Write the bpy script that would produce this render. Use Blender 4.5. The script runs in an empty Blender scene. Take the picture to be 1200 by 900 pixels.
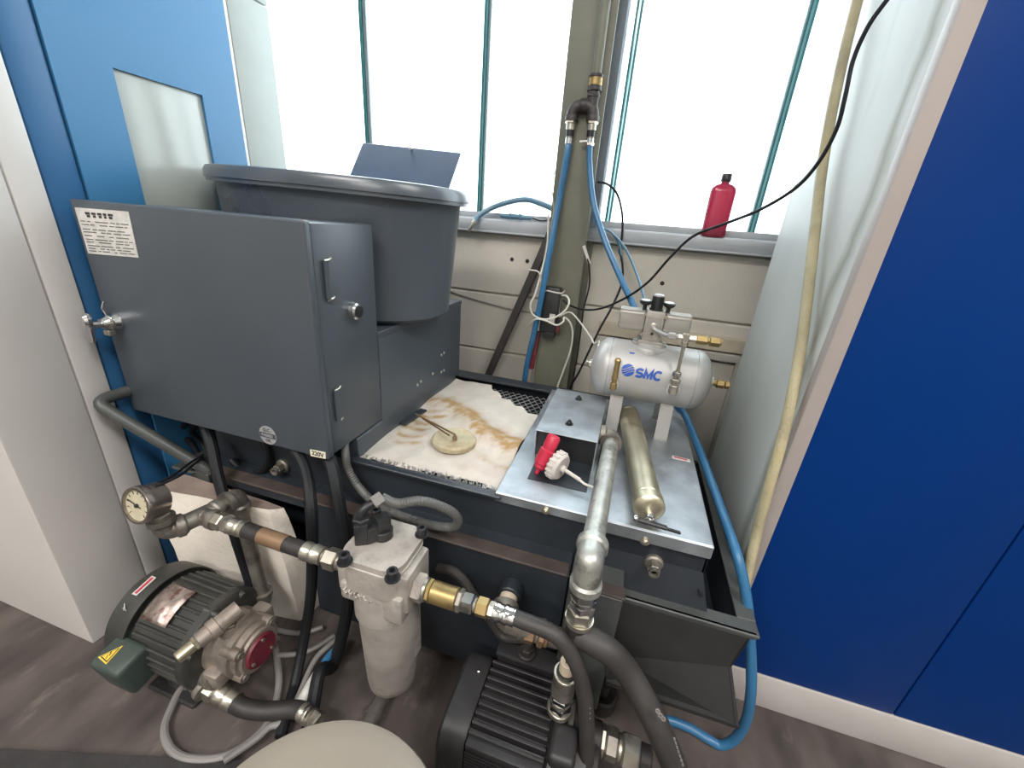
import bpy, bmesh, math, random
from mathutils import Vector, Matrix
random.seed(7)
sc = bpy.context.scene
COL = sc.collection

# ------------------------------------------------------------------ camera
F = 473.037
RR = ((0.95574455, 0.2846273, 0.07442882), (0.1733705, -0.34050375, -0.92412113), (-0.2376868, 0.8961275, -0.37478058))
EYE = Vector((0, 0, 1.0))
cam = bpy.data.cameras.new('camera'); camo = bpy.data.objects.new('camera', cam); COL.objects.link(camo)
CR, CD, CF = (Vector(v) for v in RR)
camo.matrix_world = Matrix(((CR.x, -CD.x, -CF.x, 0), (CR.y, -CD.y, -CF.y, 0), (CR.z, -CD.z, -CF.z, EYE.z), (0, 0, 0, 1)))
cam.sensor_fit = 'HORIZONTAL'; cam.sensor_width = 36; cam.lens = 36 * F / 1200; cam.clip_start = .02
sc.camera = camo

def W(px, py, X=None, Y=None, Z=None):
    """point of the place seen at a photo pixel, on a world plane"""
    q = Vector(((px - 600) / F, (py - 450) / F, 1))
    v = CR * q.x + CD * q.y + CF * q.z
    if X is not None: t = X / v.x
    elif Y is not None: t = Y / v.y
    else: t = (Z - 1) / v.z
    return EYE + v * t

# --------------------------------------------------------------- materials
def mat(name, col, rough=.5, metal=0, var=.12, scale=9, bump=0, bscale=60, rvar=.12, col2=None, c2lo=.55, c2hi=.7,
        c2scale=5, spec=.5, stretch=(1, 1, 1), trans=0, coat=0, det=5, alpha=1):
    m = bpy.data.materials.new(name); m.use_nodes = True
    nt = m.node_tree; N = nt.nodes; L = nt.links; b = N['Principled BSDF']
    tc = N.new('ShaderNodeTexCoord'); mp = N.new('ShaderNodeMapping'); mp.inputs['Scale'].default_value = stretch
    L.new(tc.outputs['Object'], mp.inputs['Vector'])
    no = N.new('ShaderNodeTexNoise'); no.inputs['Scale'].default_value = scale; no.inputs['Detail'].default_value = det
    L.new(mp.outputs[0], no.inputs['Vector'])
    cr = N.new('ShaderNodeValToRGB'); cr.color_ramp.elements[0].position = .3; cr.color_ramp.elements[1].position = .7
    cr.color_ramp.elements[0].color = tuple(c * (1 - var) for c in col) + (1,)
    cr.color_ramp.elements[1].color = tuple(min(1, c * (1 + var)) for c in col) + (1,)
    L.new(no.outputs['Fac'], cr.inputs[0]); out = cr.outputs[0]
    if col2:
        n2 = N.new('ShaderNodeTexNoise'); n2.inputs['Scale'].default_value = c2scale; n2.inputs['Detail'].default_value = 8
        n2.inputs['Roughness'].default_value = .65
        L.new(mp.outputs[0], n2.inputs['Vector'])
        mr = N.new('ShaderNodeMapRange'); mr.inputs[1].default_value = c2lo; mr.inputs[2].default_value = c2hi
        L.new(n2.outputs['Fac'], mr.inputs[0])
        mx = N.new('ShaderNodeMix'); mx.data_type = 'RGBA'; L.new(mr.outputs[0], mx.inputs[0])
        L.new(out, mx.inputs[6]); mx.inputs[7].default_value = tuple(col2) + (1,); out = mx.outputs[2]
    L.new(out, b.inputs['Base Color'])
    rr = N.new('ShaderNodeMapRange'); rr.inputs[3].default_value = max(.02, rough - rvar); rr.inputs[4].default_value = min(1, rough + rvar)
    L.new(no.outputs['Fac'], rr.inputs[0]); L.new(rr.outputs[0], b.inputs['Roughness'])
    b.inputs['Metallic'].default_value = metal
    b.inputs['Specular IOR Level'].default_value = spec
    b.inputs['Transmission Weight'].default_value = trans
    b.inputs['Coat Weight'].default_value = coat
    b.inputs['Alpha'].default_value = alpha
    if bump:
        n3 = N.new('ShaderNodeTexNoise'); n3.inputs['Scale'].default_value = bscale; n3.inputs['Detail'].default_value = 3
        L.new(tc.outputs['Object'], n3.inputs['Vector'])
        bp = N.new('ShaderNodeBump'); bp.inputs['Strength'].default_value = bump; bp.inputs['Distance'].default_value = .002
        L.new(n3.outputs['Fac'], bp.inputs['Height']); L.new(bp.outputs[0], b.inputs['Normal'])
    return m

M = {}
M['floor'] = mat('floor_concrete', (.075, .06, .054), .75, var=.5, scale=7, bump=.5, bscale=45, col2=(.2, .165, .145), c2lo=.58, c2hi=.82, c2scale=9, stretch=(1.6, .7, 1))
M['wall'] = mat('painted_block', (.56, .52, .455), .85, var=.07, scale=4, bump=.6, bscale=130, col2=(.36, .33, .27), c2lo=.68, c2hi=.9, c2scale=6)
M['plain_wall'] = mat('workshop_wall', (.55, .53, .49), .85, var=.05)
M['hole'] = mat('dark_hole', (.03, .028, .025), .9)
M['alu'] = mat('sill_aluminium', (.36, .38, .4), .5, .3, var=.1, stretch=(1, 8, 8))
M['steel_green'] = mat('olive_paint', (.15, .152, .115), .5, var=.16, scale=10, col2=(.07, .06, .035), c2lo=.66, c2hi=.8, c2scale=14)
M['ctrl'] = mat('slate_grey_enamel', (.058, .07, .084), .4, var=.1, scale=4, bump=.15, bscale=400, spec=.55, col2=(.09, .095, .095), c2lo=.6, c2hi=.9, c2scale=3)
M['black_enamel'] = mat('black_enamel', (.02, .025, .032), .42, var=.25, scale=5, bump=.1, bscale=200, col2=(.06, .065, .068), c2lo=.6, c2hi=.85, c2scale=7)
M['tray'] = mat('tray_enamel', (.06, .065, .063), .42, var=.25, scale=8, col2=(.22, .22, .2), c2lo=.66, c2hi=.82, c2scale=10)
M['rusty'] = mat('rust_brown', (.05, .037, .032), .7, var=.3, scale=25)
M['galv'] = mat('galvanised_sheet', (.36, .39, .42), .42, .75, var=.25, scale=14, bump=.1, bscale=60, rvar=.15, col2=(.21, .225, .24), c2lo=.5, c2hi=.75, c2scale=8)
M['galvpipe'] = mat('galvanised_pipe', (.42, .42, .39), .45, .7, var=.25, scale=30, bump=.3, bscale=120, col2=(.17, .16, .13), c2lo=.5, c2hi=.68, c2scale=35)
M['elbow'] = mat('cast_fitting', (.25, .23, .2), .5, .7, var=.3, scale=30, bump=.3, bscale=120, col2=(.12, .1, .08), c2lo=.52, c2hi=.7, c2scale=20)
M['zinc'] = mat('zinc_plate', (.5, .47, .4), .32, .9, var=.2, scale=20, col2=(.2, .18, .14), c2lo=.58, c2hi=.75, c2scale=20)
M['chrome'] = mat('chrome', (.7, .7, .7), .15, 1, var=.05)
M['brass'] = mat('brass', (.34, .25, .11), .42, .8, var=.25, scale=20, col2=(.2, .15, .07), c2lo=.55, c2hi=.75, c2scale=16)
M['gold'] = mat('brassy_steel', (.5, .46, .34), .36, .85, var=.18, scale=12, stretch=(1, 1, 1), col2=(.25, .21, .13), c2lo=.55, c2hi=.8, c2scale=9)
M['cast'] = mat('cast_aluminium', (.44, .4, .36), .55, .35, var=.2, scale=14, bump=.5, bscale=140, col2=(.17, .145, .115), c2lo=.52, c2hi=.75, c2scale=9)
M['pumpcast'] = mat('oily_cast_aluminium', (.29, .245, .21), .5, .4, var=.25, scale=18, bump=.4, bscale=120, col2=(.11, .09, .075), c2lo=.5, c2hi=.72, c2scale=12)
M['rubber'] = mat('black_rubber', (.026, .023, .022), .55, var=.25, scale=20, bump=.15, bscale=200)
M['conduit'] = mat('conduit_grey', (.085, .085, .08), .45, var=.1)
M['hosegrey'] = mat('dark_hose', (.036, .032, .03), .55, var=.2, scale=20)
M['plastic_black'] = mat('black_plastic', (.016, .017, .019), .4)
M['tub'] = mat('tub_plastic', (.062, .076, .092), .3, var=.1, scale=3, spec=.6)
M['plate_blue'] = mat('dark_plate', (.055, .08, .13), .4, var=.1)
M['blue_dark'] = mat('cobalt_enamel', (.0003, .032, .18), .35, var=.04, scale=2, bump=.06, bscale=300, spec=.18)
M['white_edge'] = mat('pale_pink_grey_enamel', (.36, .32, .3), .45, var=.04)
M['side_grey'] = mat('pale_stained_enamel', (.5, .52, .5), .5, var=.07, scale=2.2, stretch=(1, 3, .7), col2=(.34, .34, .3), c2lo=.6, c2hi=.85, c2scale=2.5)
M['plinth'] = mat('grey_plinth', (.47, .44, .42), .55, var=.06, bump=.1, bscale=300)
M['blue_light'] = mat('sky_blue_enamel', (.04, .17, .34), .4, var=.05, scale=2, bump=.08, bscale=400)
M['blue_trim'] = mat('mid_blue_trim', (.03, .125, .28), .42, var=.07)
M['machine_grey'] = mat('warm_grey_enamel', (.66, .635, .61), .5, var=.04, scale=2.5, bump=.15, bscale=500)
M['machine_pale'] = mat('pale_green_grey_enamel', (.3, .33, .315), .5, var=.05, bump=.15, bscale=400)
M['jamb'] = mat('jamb_paint', (.17, .2, .235), .5)
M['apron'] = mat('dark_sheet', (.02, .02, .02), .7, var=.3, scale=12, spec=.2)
M['seam'] = mat('seam_shadow_gap', (.06, .055, .05), .8)
M['glass_dim'] = mat('smoky_polycarbonate', (.36, .385, .36), .2, var=.1, scale=3, spec=.6)
M['motor'] = mat('dark_green_grey_enamel', (.038, .038, .034), .45, var=.2, scale=12, col2=(.1, .085, .07), c2lo=.58, c2hi=.8, c2scale=10)
M['motor_box'] = mat('dark_green_enamel', (.045, .062, .055), .5, var=.15)
M['motor_black'] = mat('black_motor_enamel', (.022, .021, .022), .48, var=.2, scale=10)
M['plate_text'] = mat('worn_nameplate', (.44, .36, .32), .35, .6, var=.45, scale=60, col2=(.2, .1, .09), c2lo=.5, c2hi=.62, c2scale=55)
M['plate_red'] = mat('red_nameplate_band', (.25, .07, .06), .45, var=.25, scale=60)
M['maroon'] = mat('maroon_cap', (.15, .018, .03), .45, var=.2, scale=30, col2=(.25, .06, .06), c2lo=.6, c2hi=.75, c2scale=30)
M['yellow'] = mat('warning_yellow', (.75, .52, .06), .5, var=.05)
M['black_ink'] = mat('black_ink', (.03, .028, .028), .6)
M['grey_ink'] = mat('grey_ink', (.13, .125, .12), .6)
M['label_white'] = mat('label_paper', (.6, .58, .55), .5, .1, var=.16, scale=60)
M['label_cream'] = mat('cream_sticker', (.8, .74, .58), .5, var=.03)
M['label_silver'] = mat('silver_sticker', (.5, .5, .51), .35, .5, var=.1)
M['red_ink'] = mat('red_ink', (.45, .04, .07), .5)
M['silver'] = mat('silver_paint', (.43, .425, .415), .42, .25, var=.04, scale=10)
M['bracket'] = mat('bracket_grey', (.38, .37, .355), .45, .3, var=.06)
M['booster'] = mat('booster_block', (.37, .35, .32), .4, .4, var=.06)
M['smc_blue'] = mat('logo_blue', (.014, .08, .38), .45, var=.02)
M['redplastic'] = mat('red_plastic', (.5, .025, .06), .35, var=.08)
M['whiteplastic'] = mat('white_plastic', (.52, .475, .44), .4, var=.06)
M['whitewire'] = mat('white_cable_sheath', (.62, .6, .54), .5, var=.1)
M['bluehose'] = mat('blue_hose', (.032, .14, .28), .35, var=.1)
M['bluegrey'] = mat('blue_grey_hose', (.1, .2, .28), .4, var=.1)
M['cream_hose'] = mat('cream_braided_hose', (.38, .335, .21), .6, var=.25, scale=14, bump=.8, bscale=260, col2=(.3, .22, .08), c2lo=.55, c2hi=.8, c2scale=7)
M['blackcable'] = mat('black_cable', (.010, .011, .013), .55, spec=.3)
M['greycable'] = mat('grey_cable', (.22, .205, .195), .5, var=.15)
M['paper'] = None
M['foam'] = mat('soiled_foam', (.84, .77, .68), .9, var=.15, scale=6, bump=.7, bscale=90, col2=(.34, .22, .1), c2lo=.6, c2hi=.85, c2scale=5)
M['foam_top'] = mat('soiled_foam_top', (.21, .16, .135), .9, var=.3, scale=12, bump=.6, bscale=70)
M['stool'] = mat('beige_vinyl', (.235, .205, .165), .6, var=.07, scale=5, bump=.1, bscale=200)
M['disc'] = mat('cream_disc', (.42, .37, .25), .6, var=.2, scale=18, col2=(.24, .16, .07), c2lo=.5, c2hi=.75, c2scale=14)
M['rust_rod'] = mat('brown_rod', (.2, .13, .07), .5, .3, var=.2)
M['grate'] = mat('grate_steel', (.42, .42, .41), .4, .8, var=.2)
M['beam_dark'] = mat('dark_steel_bar', (.05, .043, .042), .5, .3, var=.3, scale=20)
M['beige_panel'] = mat('beige_panel', (.46, .43, .37), .7, var=.06)
M['beige_frame'] = mat('beige_frame', (.42, .4, .35), .6, var=.06)
M['tan'] = mat('tan_strip', (.47, .41, .31), .7, var=.15)
M['mat_black'] = mat('worn_black_mat', (.03, .028, .028), .8, var=.3, scale=30, bump=.5, bscale=100)
M['copper_tape'] = mat('bare_brown_patch', (.24, .15, .09), .45, .4, var=.2)
M['gauge_face'] = mat('yellowed_dial', (.5, .45, .32), .4, var=.12, scale=40)
M['gauge_case'] = mat('gauge_case', (.36, .31, .28), .3, .9, var=.12, scale=20)
M['pole'] = mat('grey_pole', (.14, .125, .115), .5, .4, var=.2)
M['stub_cream'] = mat('thread_tape', (.6, .5, .38), .6, var=.15)

def glassy(name, col, f_trans):
    m = bpy.data.materials.new(name); m.use_nodes = True; nt = m.node_tree; N = nt.nodes; L = nt.links
    for n in list(N):
        if n.type != 'OUTPUT_MATERIAL': N.remove(n)
    o = [n for n in N if n.type == 'OUTPUT_MATERIAL'][0]
    tr = N.new('ShaderNodeBsdfTransparent'); tr.inputs[0].default_value = col + (1,)
    gl = N.new('ShaderNodeBsdfGlossy'); gl.inputs['Roughness'].default_value = .15
    df = N.new('ShaderNodeBsdfTranslucent'); df.inputs[0].default_value = col + (1,)
    no = N.new('ShaderNodeTexNoise'); no.inputs['Scale'].default_value = 3
    tc = N.new('ShaderNodeTexCoord'); L.new(tc.outputs['Object'], no.inputs['Vector'])
    mr = N.new('ShaderNodeMapRange'); mr.inputs[3].default_value = 1 - f_trans - .04; mr.inputs[4].default_value = 1 - f_trans + .04
    L.new(no.outputs['Fac'], mr.inputs[0])
    a = N.new('ShaderNodeMixShader'); L.new(mr.outputs[0], a.inputs[0]); L.new(tr.outputs[0], a.inputs[1]); L.new(df.outputs[0], a.inputs[2])
    b = N.new('ShaderNodeMixShader'); b.inputs[0].default_value = .05; L.new(a.outputs[0], b.inputs[1]); L.new(gl.outputs[0], b.inputs[2])
    L.new(b.outputs[0], o.inputs['Surface']); return m
M['pane'] = glassy('channel_glass', (.93, .97, .98), .75)
M['fin'] = glassy('green_glass_edge', (.13, .26, .265), .5)
M['finlight'] = glassy('pale_glass_edge', (.6, .75, .75), .5)
M['bottle'] = glassy('pink_bottle_plastic', (.36, .075, .13), .3)

# paper: cream sheet with brown coolant stains
def paper_mat():
    m = mat('filter_paper', (.5, .46, .41), .85, var=.1, scale=12, bump=.4, bscale=120, col2=(.47, .38, .33), c2lo=.5, c2hi=.75, c2scale=14)
    nt = m.node_tree; N = nt.nodes; L = nt.links; b = N['Principled BSDF']
    src = b.inputs['Base Color'].links[0].from_socket
    at = N.new('ShaderNodeVertexColor'); at.layer_name = 'stain'
    sp = N.new('ShaderNodeSeparateColor'); L.new(at.outputs[0], sp.inputs[0])
    mx = N.new('ShaderNodeMix'); mx.data_type = 'RGBA'; L.new(sp.outputs[0], mx.inputs[0]); L.new(src, mx.inputs[6])
    mx.inputs[7].default_value = (.33, .205, .085, 1); L.new(mx.outputs[2], b.inputs['Base Color']); return m
M['paper'] = paper_mat()

# ------------------------------------------------------------ mesh builder
def frame(ax):
    ax = Vector(ax).normalized(); u = ax.cross(Vector((0, 0, 1)))
    if u.length < 1e-4: u = Vector((1, 0, 0))
    u.normalize(); return ax, u, u.cross(ax).normalized()

class MB:
    def __init__(s): s.bm = bmesh.new()
    def box(s, lo, hi, bev=0, seg=2):
        lo, hi = Vector(lo), Vector(hi)
        return s.obox((lo + hi) / 2, (1, 0, 0), (0, 1, 0), (0, 0, 1), [abs(c) for c in (hi - lo)], bev, seg)
    def obox(s, c, ax, ay, az, size, bev=0, seg=2):
        b = bmesh.new(); bmesh.ops.create_cube(b, size=1)
        ax, ay, az = (Vector(a).normalized() for a in (ax, ay, az)); c = Vector(c)
        for v in b.verts: v.co = Vector((v.co.x * size[0], v.co.y * size[1], v.co.z * size[2]))
        if bev: bmesh.ops.bevel(b, geom=b.edges[:], offset=bev, segments=seg, affect='EDGES', profile=.5)
        for v in b.verts: v.co = c + ax * v.co.x + ay * v.co.y + az * v.co.z
        bmesh.ops.recalc_face_normals(b, faces=b.faces[:]); s.merge(b); return s
    def merge(s, b):
        t = bpy.data.meshes.new('t'); b.to_mesh(t); b.free(); s.bm.from_mesh(t); bpy.data.meshes.remove(t)
    def lathe(s, p0, ax, prof, n=24, ang0=0):
        """prof: (height along axis, radius) pairs"""
        p0 = Vector(p0); ax, u, v = frame(ax); b = bmesh.new(); rings = []
        for h, rad in prof:
            if rad <= 1e-6: rings.append([b.verts.new(p0 + ax * h)])
            else: rings.append([b.verts.new(p0 + ax * h + (u * math.cos(a) + v * math.sin(a)) * rad) for a in (ang0 + 2 * math.pi * i / n for i in range(n))])
        for A, B in zip(rings, rings[1:]):
            for i in range(n):
                j = (i + 1) % n
                vs = [A[i % len(A)], A[j % len(A)], B[j % len(B)], B[i % len(B)]]
                vs = list(dict.fromkeys(vs))
                if len(vs) > 2: b.faces.new(vs)
        for R_ in (rings[0], rings[-1]):
            if len(R_) > 2: b.faces.new(R_)
        bmesh.ops.recalc_face_normals(b, faces=b.faces[:]); s.merge(b); return s
    def cyl(s, p0, p1, r0, r1=None, n=24, bev=0):
        p0, p1 = Vector(p0), Vector(p1); h = (p1 - p0).length; r1 = r0 if r1 is None else r1
        pr = [(0, r0), (h, r1)] if not bev else [(0, r0 - bev), (bev, r0), (h - bev, r1), (h, r1 - bev)]
        return s.lathe(p0, p1 - p0, pr, n)
    def hexnut(s, p0, p1, rad, rot=0):
        p0, p1 = Vector(p0), Vector(p1); h = (p1 - p0).length; e = min(h * .18, rad * .12)
        return s.lathe(p0, p1 - p0, [(0, rad * .88), (e, rad), (h - e, rad), (h, rad * .88)], 6, rot)
    def tube(s, pts, rad, n=12, sub=8, closed=False, rib=0, ribp=.008):
        P_ = [Vector(p) for p in pts]
        if sub > 1 and len(P_) > 2:
            Q = [];m = len(P_)
            for i in range(m - 1):
                a = P_[i - 1] if i else P_[0] * 2 - P_[1]; b = P_[i]; c = P_[i + 1]; e = P_[i + 2] if i + 2 < m else P_[-1] * 2 - P_[-2]
                for k in range(sub):
                    t = k / sub
                    Q.append(.5 * ((2 * b) + (c - a) * t + (2 * a - 5 * b + 4 * c - e) * t * t + (3 * b - a - 3 * c + e) * t ** 3))
            Q.append(P_[-1])
        else: Q = P_
        if rib:
            Z = [Q[0]]; acc = 0
            for a, b in zip(Q, Q[1:]):
                k = max(1, int((b - a).length / (ribp / 2)))
                Z += [a.lerp(b, (i + 1) / k) for i in range(k)]
            Q = Z
        b = bmesh.new(); u = None; rings = []
        for i, p in enumerate(Q):
            tg = (Q[min(i + 1, len(Q) - 1)] - Q[max(i - 1, 0)])
            tg = tg.normalized() if tg.length > 1e-9 else Vector((0, 0, 1))
            if u is None: _, u, _ = frame(tg)
            u = (u - tg * u.dot(tg)); u = u.normalized() if u.length > 1e-6 else frame(tg)[1]
            v = tg.cross(u); rr_ = rad * (1 + (rib if i % 2 else -rib))
            rings.append([b.verts.new(p + (u * math.cos(2 * math.pi * k / n) + v * math.sin(2 * math.pi * k / n)) * rr_) for k in range(n)])
        for A, B in zip(rings, rings[1:]):
            for i in range(n): b.faces.new((A[i], A[(i + 1) % n], B[(i + 1) % n], B[i]))
        b.faces.new(rings[0][::-1]); b.faces.new(rings[-1]); bmesh.ops.recalc_face_normals(b, faces=b.faces[:]); s.merge(b); return s
    def elbow(s, a, c, e, rad, n=16, lip=1.18, k=.5):
        """bent fitting from a through corner c to e with collars at both mouths"""
        a, c, e = Vector(a), Vector(c), Vector(e); pts = []
        A = a.lerp(c, k); E = e.lerp(c, k)
        for i in range(9):
            t = i / 8; pts.append(A.lerp(c, t).lerp(c.lerp(E, t), t))
        s.tube([a] + pts + [e], rad, n, 1)
        for p, q in ((a, c), (e, c)):
            g = (q - p).normalized(); s.lathe(p, g, [(-.003, rad), (-.003, rad * lip), (.008, rad * lip), (.012, rad)], n)
        return s
    def sphere(s, c, rad, n=16, sc_=(1, 1, 1)):
        b = bmesh.new(); bmesh.ops.create_uvsphere(b, u_segments=n, v_segments=n // 2 + 2, radius=rad)
        for v in b.verts: v.co = Vector(c) + Vector((v.co.x * sc_[0], v.co.y * sc_[1], v.co.z * sc_[2]))
        s.merge(b); return s
    def hull8(s, bot, top):
        b = bmesh.new(); A = [b.verts.new(Vector(p)) for p in bot]; B = [b.verts.new(Vector(p)) for p in top]; n = len(A)
        b.faces.new(A); b.faces.new(B)
        for i in range(n): b.faces.new((A[i], A[(i + 1) % n], B[(i + 1) % n], B[i]))
        bmesh.ops.recalc_face_normals(b, faces=b.faces[:]); s.merge(b); return s
    def prism(s, poly, vec):
        return s.hull8(poly, [Vector(p) + Vector(vec) for p in poly])
    def bevel_all(s, off, seg=2):
        bmesh.ops.bevel(s.bm, geom=s.bm.edges[:], offset=off, segments=seg, affect='EDGES', profile=.5); return s
    def build(s, name, m, parent=None, smooth=35):
        me = bpy.data.meshes.new(name); base = Vector((0, 0, 0)); q = parent
        while q: base += q.location; q = q.parent
        for v in s.bm.verts: v.co -= base
        s.bm.to_mesh(me); s.bm.free(); me.materials.append(M[m] if isinstance(m, str) else m)
        for p in me.polygons: p.use_smooth = True
        me.set_sharp_from_angle(angle=math.radians(smooth))
        o = bpy.data.objects.new(name, me); COL.objects.link(o); o.parent = parent; return o

def fillet(pts, rad, n=6):
    P_ = [Vector(p) for p in pts]; out = [P_[0]]
    for a, c, e in zip(P_, P_[1:], P_[2:]):
        A_ = c + (a - c).normalized() * rad; E_ = c + (e - c).normalized() * rad
        for i in range(n + 1):
            t = i / n; out.append(A_.lerp(c, t).lerp(c.lerp(E_, t), t))
    return out + [P_[-1]]

def thing(name, label, cat, loc, group=None):
    o = bpy.data.objects.new(name, None); COL.objects.link(o); o.location = loc; o.empty_display_size = .05
    o['label'] = label; o['category'] = cat
    if group: o['group'] = group
    return o
def tag(o, label, cat, group=None):
    # origin of a one-mesh thing at its own centre
    me = o.data; c = sum((v.co for v in me.vertices), Vector()) / len(me.vertices)
    zmin = min(v.co.z for v in me.vertices); c.z = zmin
    for v in me.vertices: v.co -= c
    o.location = c; o['label'] = label; o['category'] = cat
    if group: o['group'] = group
    return o
def struct(o): o['kind'] = 'structure'; return o
def sub(o, label): o['label'] = label; return o

def text_mesh(s, size, depth, org, ax, ay, shear=0, bold=0, wrap=None, space=1):
    cu = bpy.data.curves.new('t', 'FONT'); cu.body = s; cu.size = size; cu.extrude = depth; cu.shear = shear; cu.offset = bold
    cu.space_character = space; cu.align_x = 'CENTER'; cu.align_y = 'CENTER'
    o = bpy.data.objects.new('t', cu); COL.objects.link(o); bpy.context.view_layer.update()
    me = bpy.data.meshes.new_from_object(o.evaluated_get(bpy.context.evaluated_depsgraph_get()))
    bpy.data.objects.remove(o); b = MB(); b.bm.from_mesh(me); bpy.data.meshes.remove(me)
    ax, ay = Vector(ax).normalized(), Vector(ay).normalized(); az = ax.cross(ay)
    if wrap: bmesh.ops.subdivide_edges(b.bm, edges=b.bm.edges[:], cuts=1)
    for v in b.bm.verts:
        if wrap:
            c, rad, adir = wrap           # axis point, radius ; ax runs along axis, ay round it (angle 0 at adir)
            ang = v.co.y / rad; n_ = Vector(adir); t_ = Vector(ay)
            v.co = Vector(org) + ax * v.co.x + (n_ * math.cos(ang) + t_ * math.sin(ang)) * (rad + .0012 + v.co.z) - n_ * 0
        else: v.co = Vector(org) + ax * v.co.x + ay * v.co.y + az * v.co.z
    return b
def add_streak(m, y0, width, amt):
    """grimy vertical run mark on the side panel (object space)"""
    nt = m.node_tree; N = nt.nodes; L = nt.links; b = N['Principled BSDF']
    src = b.inputs['Base Color'].links[0].from_socket
    tc = N.new('ShaderNodeTexCoord'); sx = N.new('ShaderNodeSeparateXYZ'); L.new(tc.outputs['Object'], sx.inputs[0])
    no = N.new('ShaderNodeTexNoise'); no.inputs['Scale'].default_value = 6; no.inputs['Detail'].default_value = 4; L.new(tc.outputs['Object'], no.inputs['Vector'])
    ma = N.new('ShaderNodeMath'); ma.operation = 'MULTIPLY_ADD'; L.new(no.outputs['Fac'], ma.inputs[0]); ma.inputs[1].default_value = .07; L.new(sx.outputs[1], ma.inputs[2])
    su = N.new('ShaderNodeMath'); su.operation = 'SUBTRACT'; L.new(ma.outputs[0], su.inputs[0]); su.inputs[1].default_value = y0 + .035
    ab = N.new('ShaderNodeMath'); ab.operation = 'ABSOLUTE'; L.new(su.outputs[0], ab.inputs[0])
    mr = N.new('ShaderNodeMapRange'); mr.inputs[1].default_value = 0; mr.inputs[2].default_value = width; mr.inputs[3].default_value = amt; mr.inputs[4].default_value = 0; L.new(ab.outputs[0], mr.inputs[0])
    mx = N.new('ShaderNodeMix'); mx.data_type = 'RGBA'; L.new(mr.outputs[0], mx.inputs[0]); L.new(src, mx.inputs[6]); mx.inputs[7].default_value = (.2, .2, .15, 1)
    L.new(mx.outputs[2], b.inputs['Base Color'])
add_streak(M['side_grey'], .797 - 1.006, .022, .75)

# ================================================================= SETTING
YW = 1.43                                   # face of the block wall
struct(MB().box((-4, -4, -.08), (4, YW + .3, 0)).build('floor', 'floor'))
b = MB()
zs = [0, .085, .305, .525, .745, .955]
for a, c in zip(zs, zs[1:]): b.box((-4, YW, a + .003), (4, YW + .2, c - .003), .004, 1)
b.box((-4, YW + .012, 0), (4, YW + .2, .955))
b.box((-4, YW, 2.75), (4, YW + .2, 3.3))
wb = struct(b.build('wall_back', 'wall'))
for (x, y) in ((600, 304), (618, 306), (776, 332), (772, 351)):
    p = W(x, y, Y=YW); MB().cyl(p + Vector((0, .01, 0)), p - Vector((0, .0015, 0)), .007, n=10).build('drill_hole', 'hole', wb)
struct(MB().box((-4.1, -4, 0), (-4, YW + .2, 3.3)).build('wall_left', 'plain_wall'))
struct(MB().box((4, -4, 0), (4.1, YW + .2, 3.3)).build('wall_right', 'plain_wall'))
struct(MB().box((-4.1, -4.1, 0), (4.1, -4, 3.3)).build('wall_front', 'plain_wall'))
struct(MB().box((-4.1, -4.1, 3.3), (4.1, YW + .2, 3.4)).build('ceiling', 'plain_wall'))

# glazed strip of upright channel-glass planks either side of the column
SZ = 1.008
def window(name, x0, x1, joints):
    w = struct(MB().box((x0, YW - .035, .955), (x1, YW + .05, .962), .002).box((x0, YW - .034, .957), (x1, YW - .02, .997), .0015)
               .box((x0, YW - .026, .992), (x1, YW + .05, 1.0), .002).box((x0, YW + .006, .998), (x1, YW + .014, SZ + .012), .001).build(name, 'alu'))
    xs = [x0] + joints + [x1]
    for a, c in zip(xs, xs[1:]):
        MB().box((a + .004, YW + .03, 1.0), (c - .004, YW + .037, 2.75)).build('glass_plank', 'pane', w)
    for j in joints:
        MB().box((j - .0085, YW + .015, 1.0), (j - .0035, YW + .06, 2.75), .001).box((j + .0035, YW + .015, 1.0), (j + .0085, YW + .06, 2.75), .001).build('glass_flange', 'fin', w)
        MB().box((j - .0035, YW + .02, 1.0), (j + .0035, YW + .03, 2.75)).build('joint_seal', 'finlight', w)
    return w
w1 = window('window_1', -4, -.21, [-3.615, -3.178, -2.741, -2.304, -1.867, -1.43, -.991, -.554])
w2 = window('window_2', -.205, 4, [-.112 + .004, .32, .757, 1.194, 1.631, 2.068, 2.505, 2.942, 3.379])
MB().box((-.172, YW - .03, .998), (-.135, YW + .06, 2.75), .002).build('jamb', 'jamb', w2)

# steel column
cb = MB()
X0, X1, YC = -.272, -.152, 1.325
cb.box((X0, YC, 0), (X1, YC + .009, 3.3), .002).box(((X0 + X1) / 2 - .004, YC + .009, 0), ((X0 + X1) / 2 + .004, YC + .092, 3.3)).box((X0, YC + .092, 0), (X1 + .012, YC + .1, 3.3), .002)
col = tag(cb.build('steel_column', 'steel_green'), 'olive green steel column between the two windows, with blue hoses clipped down it', 'column')

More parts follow.
